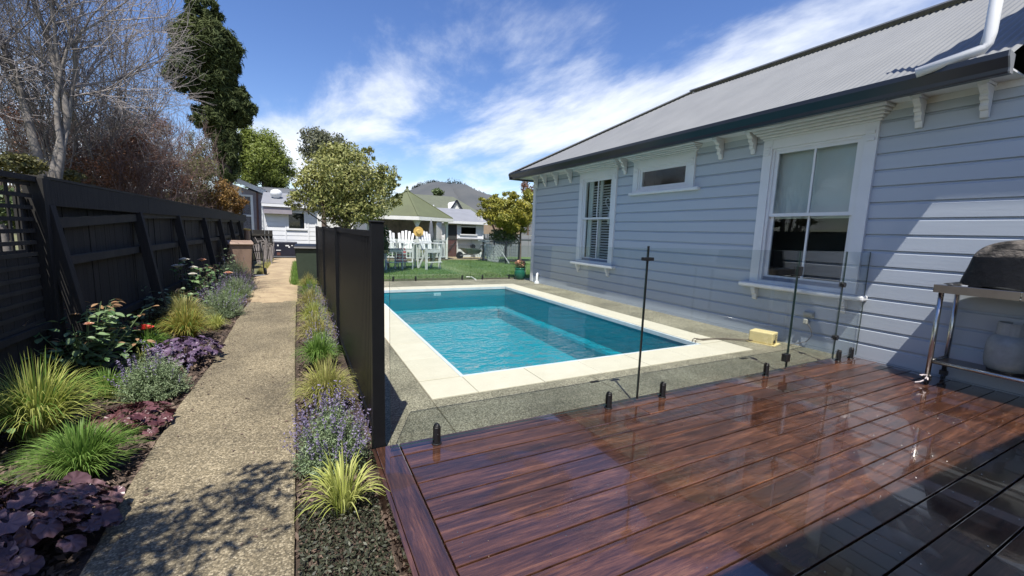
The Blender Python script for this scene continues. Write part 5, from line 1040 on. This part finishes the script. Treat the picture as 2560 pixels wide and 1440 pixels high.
x0, x1 = at(669, 620, 22.6).x, at(743, 620, 22.6).x; z0, z1 = at(700, 642, 22.6).z, at(700, 605, 22.6).z
tb = thing('navy_trailer', 'low navy panelled trailer parked in front of the white outbuilding', 'trailer', (x0, 22.6, 0)); o = box('body', 'navy', tb, 0, x1-x0, 0, 0.7, z0+0.05, z1); bevel(o, 0.03); box('deck', 'flash', tb, -0.05, x1-x0+0.9, -0.05, 0.75, z0-0.02, z0+0.04)
for (u, v, w, h) in ((0.32, .72, .05, .1), (0.6, .72, .12, .08), (0.7, .62, .05, .1), (0.8, .74, .05, .06), (0.28, .42, .16, .05)): box('sticker', 'white', tb, u*(x1-x0), (u+w)*(x1-x0), -0.006, -0.001, z0+v*(z1-z0), z0+(v+h)*(z1-z0))
box('sticker', 'brown', tb, .3*(x1-x0), .42*(x1-x0), -0.006, -0.001, z0+.1*(z1-z0), z0+.3*(z1-z0))
for x in (0.25, x1-x0+0.5): MB().tube([(x, 0.0, z0-.06), (x, 0.12, z0-.06)], 0.13, 14).build('wheel', 'blackm', tb)
# gazebo with olive tent roof
gc = at(1018, 600, 20.6); GR = 1.95; zE = at(1100, 545, 19.5).z; zA = at(1020, 478, 20.6).z
gz = thing('gazebo', 'six sided gazebo with an olive green pointed roof on the lawn', 'gazebo', (gc.x, gc.y, 0)); n6 = 6; a0 = PI/6
R6 = lambda r_, z: [(r_*math.cos(a0+2*PI*i/n6), r_*math.sin(a0+2*PI*i/n6), z) for i in range(n6)]
for i in range(n6):
    o_, p_ = R6(GR+0.3, zE), R6(0.05, zA); MB().add([o_[i], o_[(i+1) % 6], p_[(i+1) % 6], p_[i]], [(0, 1, 2, 3)]).build('roof_panel', 'green_roof', gz, fix=False)
    MB().bar(o_[i], p_[i], 0.09, 0.05).build('roof_hip', 'green_roof', gz); q = R6(GR+0.30, zE-0.09); MB().bar(q[i], q[(i+1) % 6], 0.05, 0.16).build('fascia', 'warmwhite', gz)
    c0 = R6(GR, 0); MB().bar((c0[i][0], c0[i][1], -0.1), (c0[i][0], c0[i][1], zE-.05), 0.11).build('post', 'warmwhite', gz)
    for s in (1, -1):
        d_ = Vector(c0[(i+s) % 6])-Vector(c0[i]); d_.normalize(); p = Vector(c0[i]); MB().prism([(0, 0), (0.42, 0), (0.42, -.05), (0.2, -.1), (0.08, -.3), (0, -.45)], 'y', -0.02, 0.02).xf(Matrix.Translation((p.x, p.y, zE-.1)) @ Matrix.Rotation(math.atan2(d_.y, d_.x), 4, 'Z')).build('post_bracket', 'warmwhite', gz)
    if i not in (5,):
        p, q = Vector(c0[i]), Vector(c0[(i+1) % 6])
        MB().bar(p+Vector((0, 0, .9)), q+Vector((0, 0, .9)), 0.07, 0.05).build('handrail', 'white', gz); MB().bar(p+Vector((0, 0, .12)), q+Vector((0, 0, .12)), 0.05, 0.05).build('bottom_rail', 'white', gz)
        for k in range(1, 12): s_ = p.lerp(q, k/12); box('picket', 'white', gz, s_.x-.022, s_.x+.022, s_.y-.012, s_.y+.012, .12, .88)
MB().add(R6(GR+.1, 0.02)+R6(GR+.1, -0.1), [tuple(range(6))]+[(i, (i+1) % 6, 6+(i+1) % 6, 6+i) for i in range(6)]).build('floor', 'sleeper', gz)
p, q = Vector(R6(GR-.06, 0)[0]), Vector(R6(GR-.06, 0)[1]); p2 = Vector(R6(GR-.06, 0)[2])
for u, v in ((p, q), (q, p2)): MB().add([u+Vector((0, 0, .9)), v+Vector((0, 0, .9)), v+Vector((0, 0, zE-.15)), u+Vector((0, 0, zE-.15))], [(0, 1, 2, 3)]).build('back_panel', 'mural', gz, fix=False)
MB().lathe([(0.12, zA-.1), (0.16, zA), (0.05, zA+.12), (0.07, zA+.2), (0, zA+.26)], (0, 0, 0), 10).build('finial', 'green_roof', gz)
# little garden shed
Ys = 22.0; sx0, sx1 = at(1104, 600, Ys).x, at(1206, 600, Ys).x; ez = at(1150, 554, Ys).z; sh = thing('garden_shed', 'small white weatherboard shed with a dark door and strip window', 'shed', (sx0, Ys, 0)); sw = sx1-sx0
S = lambda px, py: (at(px, py, Ys).x-sx0, at(px, py, Ys).z)
d0, d1 = S(1112, 600)[0], S(1142, 600)[0]; dz = S(1127, 561)[1]; v0, v1 = S(1152, 600)[0], S(1189, 600)[0]; vz1, vz0 = S(1170, 568)[1], S(1170, 585.5)[1]; n = 11; bh = (ez+0.1)/n
for i in range(n):
    z = -0.1+bh*i; segs = [(0, d0-.05), (d1+.05, sw)] if z < dz else [(0, sw)]
    if z+bh > vz0+.03 and z < vz1-.03: segs = [s for s in segs if s[1] < d1] + [(d1+.05, v0), (v1, sw)]
    for p, q in segs:
        if q-p > .02: MB().prism([(0.02, z), (-0.016, z+.004), (-0.004, z+bh-.004), (0.02, z+bh-.004)], 'x', p, q).build('weatherboard', 'white', sh)
box('wall', 'warmwhite', sh, 0, 0.06, 0.03, 2.2, -0.1, ez+.4); box('wall', 'warmwhite', sh, sw-.06, sw, 0.03, 2.2, -0.1, ez+.4); box('interior', 'dark', sh, 0.06, sw-.06, 0.9, 0.95, -0.1, ez+.3); box('wall', 'warmwhite', sh, 0, sw, 0.022, 0.06, max(dz, vz1), ez+.05)
MB().prism([(-.28, ez-.02), (2.4, ez+.78), (2.4, ez+.82), (-.28, ez+.03)], 'x', -.1, sw+.18).build('roof', 'galv', sh); box('fascia', 'white', sh, -.1, sw+.18, -.30, -.281, ez-.12, ez+.02)
dr = box('door', 'brown', sh, d0, d1, 0.02, 0.06, -0.08, dz); MB().bar((d0+.05, -0.0, .1), (d1-.05, 0.0, .85), 0.05, 0.02).build('brace', 'oldwood2', dr); box('rail', 'oldwood2', dr, d0, d1, -.005, .018, .93, 1.0); box('opening', 'dark', dr, d0+.04, d1-.04, 0.0, 0.019, 1.0, dz-.03)
for x in (d0-.06, d1): box('door_frame', 'white', sh, x, x+.06, -.03, .03, -.1, dz)
f = MB(); f.box(v0-.05, v0, -.03, .02, vz0, vz1+.04); f.box(v1, v1+.05, -.03, .02, vz0, vz1+.04); f.box(v0-.05, v1+.05, -.035, .02, vz1, vz1+.06); f.box(v0-.08, v1+.08, -.07, .02, vz0-.06, vz0); wi = f.build('window', 'white', sh, fix=False); box('pane', 'pane', wi, v0, v1, .0, .005, vz0, vz1)
box('ledge', 'galv', sh, v0-.25, v1+.45, -.25, -.02, S(1170, 597)[1]-.04, S(1170, 597)[1]); box('corner_board', 'white', sh, sw-.02, sw+.05, -.03, .05, -.1, ez)
tag(box('concrete_pad', 'dirt_path', None, sx0-1.2, sx1-.2, Ys-2.1, Ys-.03, -0.1, -0.028), kind='structure')
# large olive roofed house behind
Yh = 34; hx0, hx1 = at(1030, 560, Yh).x, at(1216, 560, Yh).x; zr = at(1090, 489, Yh+4).z; ze = at(1200, 540, Yh).z
gh = thing('olive_roofed_house', 'long house with a grey green hipped roof behind the gazebo', 'house', (hx0, Yh, 0)); wd = hx1-hx0
r0_, r1_ = at(1040, 489, Yh+4).x-hx0, at(1133, 491, Yh+4).x-hx0
Vr = [(-3, 0, ze), (wd, 0, ze), (wd, 8, ze), (-3, 8, ze), (r0_-1.5, 4, zr), (r1_, 4, zr)]
MB().add(Vr, [(0, 1, 5, 4), (1, 2, 5), (2, 3, 4, 5), (3, 0, 4)]).build('roof', 'green_roof2', gh, fix=False); box('wall', 'warmwhite', gh, -2.6, wd-.4, .4, 7.6, -.2, ze)
gx, gzz = at(1143, 515, Yh).x-hx0, at(1143, 531, Yh).z
MB().prism([(gx-.75, gzz-.2), (gx+.75, gzz-.2), (gx, gzz+.95)], 'y', .2, 2.2).build('dormer', 'warmwhite', gh)
for s in (-1, 1): MB().bar((gx+s*.85, .12, gzz-.25), (gx, .12, gzz+1.02), 0.10, 0.12).build('bargeboard', 'navy', gh)
MB().tube([(at(1084, 529, Yh-4).x-hx0, -4, 1.8), (at(1084, 529, Yh-4).x-hx0, -4, at(1084, 512, Yh-4).z)], 0.05, 8).build('flue', 'white', gh)
Yt = 25; tx0, tx1 = at(1207, 560, Yt).x, at(1300, 560, Yt).x; tz = at(1220, 541, Yt).z
tn = thing('tan_garage', 'tan walled building with a brown frame behind the bamboo tree', 'building', (tx0, Yt, 0)); MB().prism([(0, -.2), (tx1-tx0, -.2), (tx1-tx0, tz-.3), (0, tz-.02)], 'y', 0, 4).build('wall', 'tan', tn); MB().bar((-.2, -.1, tz+.03), (tx1-tx0+.1, -.1, tz-.24), .2, .12).build('fascia', 'brown', tn); MB().bar((1.0, -.04, 0), (1.25, -.04, tz-.1), .12, .06).build('frame', 'brown', tn); MB().bar((1.15, -.05, .9), (0.5, -.05, tz-.1), .1, .05).build('frame', 'brown', tn)
gfz = thing('grey_boundary_fence', 'pale grey panel fence behind the wire netting on the right of the lawn', 'fence', (at(1206, 600, 22.5).x, 22.5, 0))
for i in range(6): box('panel', 'galv', gfz, i*.62, i*.62+.6, 0, .03, -.1, at(1250, 586, 22.5).z)
box('rail', 'flash', gfz, 0, 3.7, -.03, -.002, 1.0, 1.06)
# wire netting fence with white trellis
la, lb = onz(1207, 652, -.06), onz(1296, 664, -.06); wf = thing('wire_fence', 'dark wire netting fence with a piece of white trellis leaning on it', 'fence', la); dv = (lb-la); dv.z = 0; ln = dv.length; th_ = math.atan2(dv.y, dv.x); RT = Matrix.Rotation(th_, 4, 'Z')
b = MB()
for i in range(int(ln/.14)): b.bar((i*.14, 0, 0), (i*.14, 0, 1.0), .012)
for k in range(8): b.bar((0, 0, .05+k*.13), (ln, 0, .05+k*.13), .010)
b.xf(RT); b.build('netting', 'flash', wf, fix=False); b = MB(); b.bar((0, 0, 1.0), (ln, 0, 1.0), .04); b.xf(RT).build('top_rail', 'blackm', wf); b = MB(); b.bar((-.4, -.02, 1.0), (.6, -.02, 1.0), .06); b.xf(RT).build('top_rail', 'white', wf)
for i in range(4): MB().bar((ln*i/3, 0, -.05), (ln*i/3, 0, 1.08), .06).xf(RT).build('post', 'blackm', wf)
for i in range(8):
    for s in (1, -1):
        x = .55+i*.12; MB().bar((x, -.05-.01*s, .02), (x+s*.45, -.02-.01*s, .85), .035, .008, up=(0, 1, 0)).xf(RT).build('trellis_slat', 'white', wf)
MB().bar((1.7, -.06, .55), (2.3, -.05, .05), .04, .01, up=(0, 1, 0)).xf(RT).build('trellis_slat', 'white', wf)
# wheelbarrow and saw horse
wb_ = thing('wheelbarrow', 'pale green wheelbarrow in front of the shed', 'wheelbarrow', (*onz(1180, 648, -.06)[:2], -.05), 0.1)
b = MB(); b.add([(-.28, -.25, .28), (.28, -.25, .28), (.28, .25, .28), (-.28, .25, .28), (-.62, -.36, .58), (.40, -.36, .52), (.40, .36, .52), (-.62, .36, .58)], [(3, 2, 1, 0), (0, 1, 5, 4), (1, 2, 6, 5), (2, 3, 7, 6), (3, 0, 4, 7)]); b.build('tray', 'barrow', wb_)
for s in (-1, 1): MB().tube([(-.75, s*.1, .2), (-.1, s*.22, .27), (.85, s*.3, .58)], .018, 6).build('handle', 'galv', wb_); MB().tube([(.15, s*.22, .28), (.25, s*.24, 0), (.33, s*.22, .28)], .014, 6).build('leg', 'galv', wb_)
MB().tube([(-.72, -.04, .19), (-.72, .04, .19)], .19, 16).build('wheel', 'blackm', wb_)
hp = thing('black_hose_reel', 'round black hose reel on the shed wall above the wheelbarrow', 'hose reel', at(1182, 616, 21.8)); MB().tube([(0, -.08, 0), (0, .08, 0)], .13, 16).build('drum', 'blackm', hp); MB().tube([(.05, -.1, -.1), (.3, -.15, -.15), (.55, -.1, .1), (.75, 0, .12)], .02, 6).build('hose', 'blackm', hp)
sk = thing('white_trestle', 'small white trestle between the wheelbarrow and the trellis', 'trestle', (*onz(1214, 650, -.06)[:2], -.06))
for s in (-1, 1):
    for q in (-1, 1): MB().bar((s*.2, q*.2, 0), (s*.05, q*.12, .8), .05).build('leg', 'white', sk)
MB().bar((-.3, 0, .82), (.3, 0, .82), .10, .06).build('top', 'white', sk)
# glazed pot with orange flowers at the house corner
pg = onz(1308, 698, -.03); po = thing('green_plant_pot', 'glossy dark green pot of orange flowers at the far house corner', 'plant pot', (pg.x-0.12, pg.y, -.03))
MB().lathe([(.12, 0), (.155, .05), (.185, .16), (.17, .28), (.155, .315), (.175, .34), (.165, .36), (.14, .34)], (0, 0, 0), 20).build('pot', 'pot', po, smooth=True)
P, O_ = blobpoints([(0, 0, .42, .17, .17, .14)], 900, 80, .3, .2); leafcloud('foliage', P, .045, 'l_bush', po, seed=81); P, O_ = blobpoints([(0, 0, .50, .16, .16, .10)], 320, 82, .6, .15); leafcloud('flowers', P, .05, 'petalpeach', po, aspect=.9, seed=83)
# the tall white lawn chairs
def tallchair(label, x, y, rz, w=.62, sc_=1.0):
    t = thing('tall_lawn_chair', label, 'chair', (x, y, -.05), rz, 'tall white slatted lawn chairs'); h = .74
    for sx in (-1, 1):
        box('leg', 'white', t, sx*w/2-.022, sx*w/2+.022, -.30, -.20, 0, h+.21); MB().bar((sx*(w/2-.03), .30, 0), (sx*(w/2-.06), -.18, h-.02), .09, .03, up=(1, 0, 0)).build('leg', 'white', t)
        o = box('arm', 'white', t, sx*(w/2+.01)-.06, sx*(w/2+.01)+.06, -.36, .22, h+.21, h+.235)
    for i in range(6): box('seat_slat', 'white', t, -w/2+.03, w/2-.03, -.27+i*.075, -.205+i*.075, h-.02*i*.5, h+.022-.02*i*.5)
    box('foot_rest', 'white', t, -w/2, w/2, -.42, -.30, .26, .285); box('rail', 'white', t, -w/2, w/2, -.295, -.27, h-.12, h-.02)
    for i in range(5):
        u = (i-2)/2; top = .66-.10*u*u
        MB().bar((u*w*.30, .14, h-.05), (u*w*.42, .36, h+top), .082, .02, up=(0, 1, 0)).build('back_slat', 'white', t)
    box('back_rail', 'white', t, -w*.45, w*.45, .22, .245, h+.22, h+.29); return t
cA = onz(985, 672, -.05); cC = onz(1072, 672, -.05)
tallchair('tall white slatted chair left of centre on the lawn, nearest the black fence', cA.x-.12, 15.3, .25)
tallchair('tall white slatted chair with a red striped towel over its arm', cA.x+.42, 15.5, -.35)
tallchair('tall white slatted chair on the right with a straw hat on its back', cC.x+.02, 15.3, .35, .6)
tw = thing('striped_towel', 'red and white striped towel hanging over the chair arm', 'towel', at(1004, 620, 15.1)); b = MB()
for i in range(9):
    z = -.055*i; o = MB().add([(-.13-.008*i, .02*math.sin(i), z), (.13+.006*i, .02*math.cos(i), z-.01), (.13+.006*(i+1), .02*math.cos(i+1), z-.055), (-.13-.008*(i+1), .02*math.sin(i+1), z-.05)], [(0, 1, 2, 3)]).build('stripe', 'towel' if i % 2 == 0 else 'towelw', tw, fix=False)
hat = thing('straw_hat', 'round yellow straw hat hung on the back of the right hand lawn chair', 'hat', at(1046, 579, 15.5)); MB().tube([(0, -.012, 0), (0, .012, 0)], [.19, .18], 20).build('brim', 'straw', hat); MB().tube([(0, -.02, 0), (0, -.11, 0)], [.10, .08], 16).build('crown', 'straw', hat)
st_ = thing('low_table', 'small white slatted table between the lawn chairs', 'table', (cC.x-.55, 15.9, -.05)); box('top', 'white', st_, -.3, .3, -.25, .25, .88, .91)
for sx in (-1, 1):
    for sy in (-1, 1): box('leg', 'white', st_, sx*.24-.025, sx*.24+.025, sy*.2-.025, sy*.2+.025, 0, .88)
um = thing('closed_parasol', 'dark closed parasol standing behind the right hand lawn chair', 'parasol', onz(1077, 655, -.06)); MB().lathe([(.03, 0), (.03, .75), (.11, .8), (.13, 1.2), (.07, 1.75), (.01, 1.95)], (0, 0, 0), 10).build('canopy', 'flash', um, smooth=True)
hz = MB().tube([onz(1165, 692, -.02), onz(1180, 693, -.02), onz(1190, 700, -.02)], .02, 6).build('garden_hose', 'warmwhite', None); tag(hz, 'short end of pale garden hose on the lawn edge', 'hose')
n = 420; r = np.random.default_rng(120); P = np.stack([-0.93+0.84*r.random(n)**0.5*np.where(r.random(n) < .5, 1, .2), 1.6+10*r.random(n), np.full(n, -0.146)], 1); tag(leafcloud('path_litter', P, .022, 'chip', None, up=6, seed=121, jit=1.2), kind='stuff')
n = 90; P = np.stack([0.6+5.4*r.random(n), 1.0+1.5*r.random(n), np.full(n, 0.004)], 1); tag(leafcloud('deck_litter', P, .012, 'chip', None, up=6, seed=122, jit=1.2), kind='stuff')
# lawn weeds at the edge
n = 700; r = np.random.default_rng(90); P = np.stack([3.2+2.8*r.random(n), 11.7+1.3*r.random(n), -.05+.06*r.random(n)], 1); tag(leafcloud('lawn_weeds', P, .05, 'l_bush', None, seed=91), kind='stuff')

# ------------------------------------------------------------------ hills
def hill(name, prof, Y, depth, seed, amp):
    V = []; nx = 160; ny = 14; xs = [p[0] for p in prof]; zs = [p[1] for p in prof]; a, c = at(prof[0][0], 560, Y).x, at(prof[-1][0], 560, Y).x
    for j in range(ny+1):
        for i in range(nx+1):
            px = prof[0][0]+(prof[-1][0]-prof[0][0])*i/nx; top = at(px, np.interp(px, xs, zs), Y); s = math.sin(PI/2*min(1, j/(ny-4)))
            y = Y-depth+depth*j/(ny-4); V.append((top.x*(0.85+0.15*min(1, j/(ny-4))), y, -2+(top.z+2)*s*(1 if j <= ny-4 else 1-.12*(j-ny+4))+amp*mnoise.noise(Vector((i*.3, j*.6, seed)))*s))
    F = [(j*(nx+1)+i, j*(nx+1)+i+1, (j+1)*(nx+1)+i+1, (j+1)*(nx+1)+i) for j in range(ny) for i in range(nx)]
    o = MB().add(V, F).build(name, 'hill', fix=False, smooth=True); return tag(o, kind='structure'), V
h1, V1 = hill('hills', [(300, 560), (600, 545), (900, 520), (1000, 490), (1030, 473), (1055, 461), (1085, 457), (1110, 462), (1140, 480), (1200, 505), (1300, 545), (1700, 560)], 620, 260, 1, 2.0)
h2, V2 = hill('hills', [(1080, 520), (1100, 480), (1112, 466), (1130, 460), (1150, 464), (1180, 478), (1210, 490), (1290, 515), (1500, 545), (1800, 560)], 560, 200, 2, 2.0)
r_ = np.random.default_rng(95); P = []
for k in range(300):
    px = r_.uniform(1030, 1215); py = np.interp(px, [1000, 1030, 1055, 1085, 1112, 1130, 1150, 1180, 1215], [490, 473, 461, 457, 464, 459, 463, 477, 491]); p = at(px, py, 560 if px > 1110 else 618); h = r_.uniform(2.5, 7)*(1.7 if 1110 < px < 1165 and r_.random() < .4 else 1)
    for q in range(14): P.append((p.x+r_.normal()*h*.16*(1-q/15), p.y+r_.normal(), p.z-1.5+h*q/14))
tag(leafcloud('far_pines', np.array(P), 1.6, 'l_forest', None, seed=96), kind='stuff')
P, O_ = blobpoints([pxblob(560, 520, 330, 22, 70), pxblob(1000, 540, 260, 16, 75), pxblob(1260, 545, 120, 18, 60), pxblob(200, 500, 330, 26, 60)], 16000, 97, .3, .2); tag(leafcloud('distant_treeline', P, .8, 'l_olive', None, seed=98), kind='stuff')
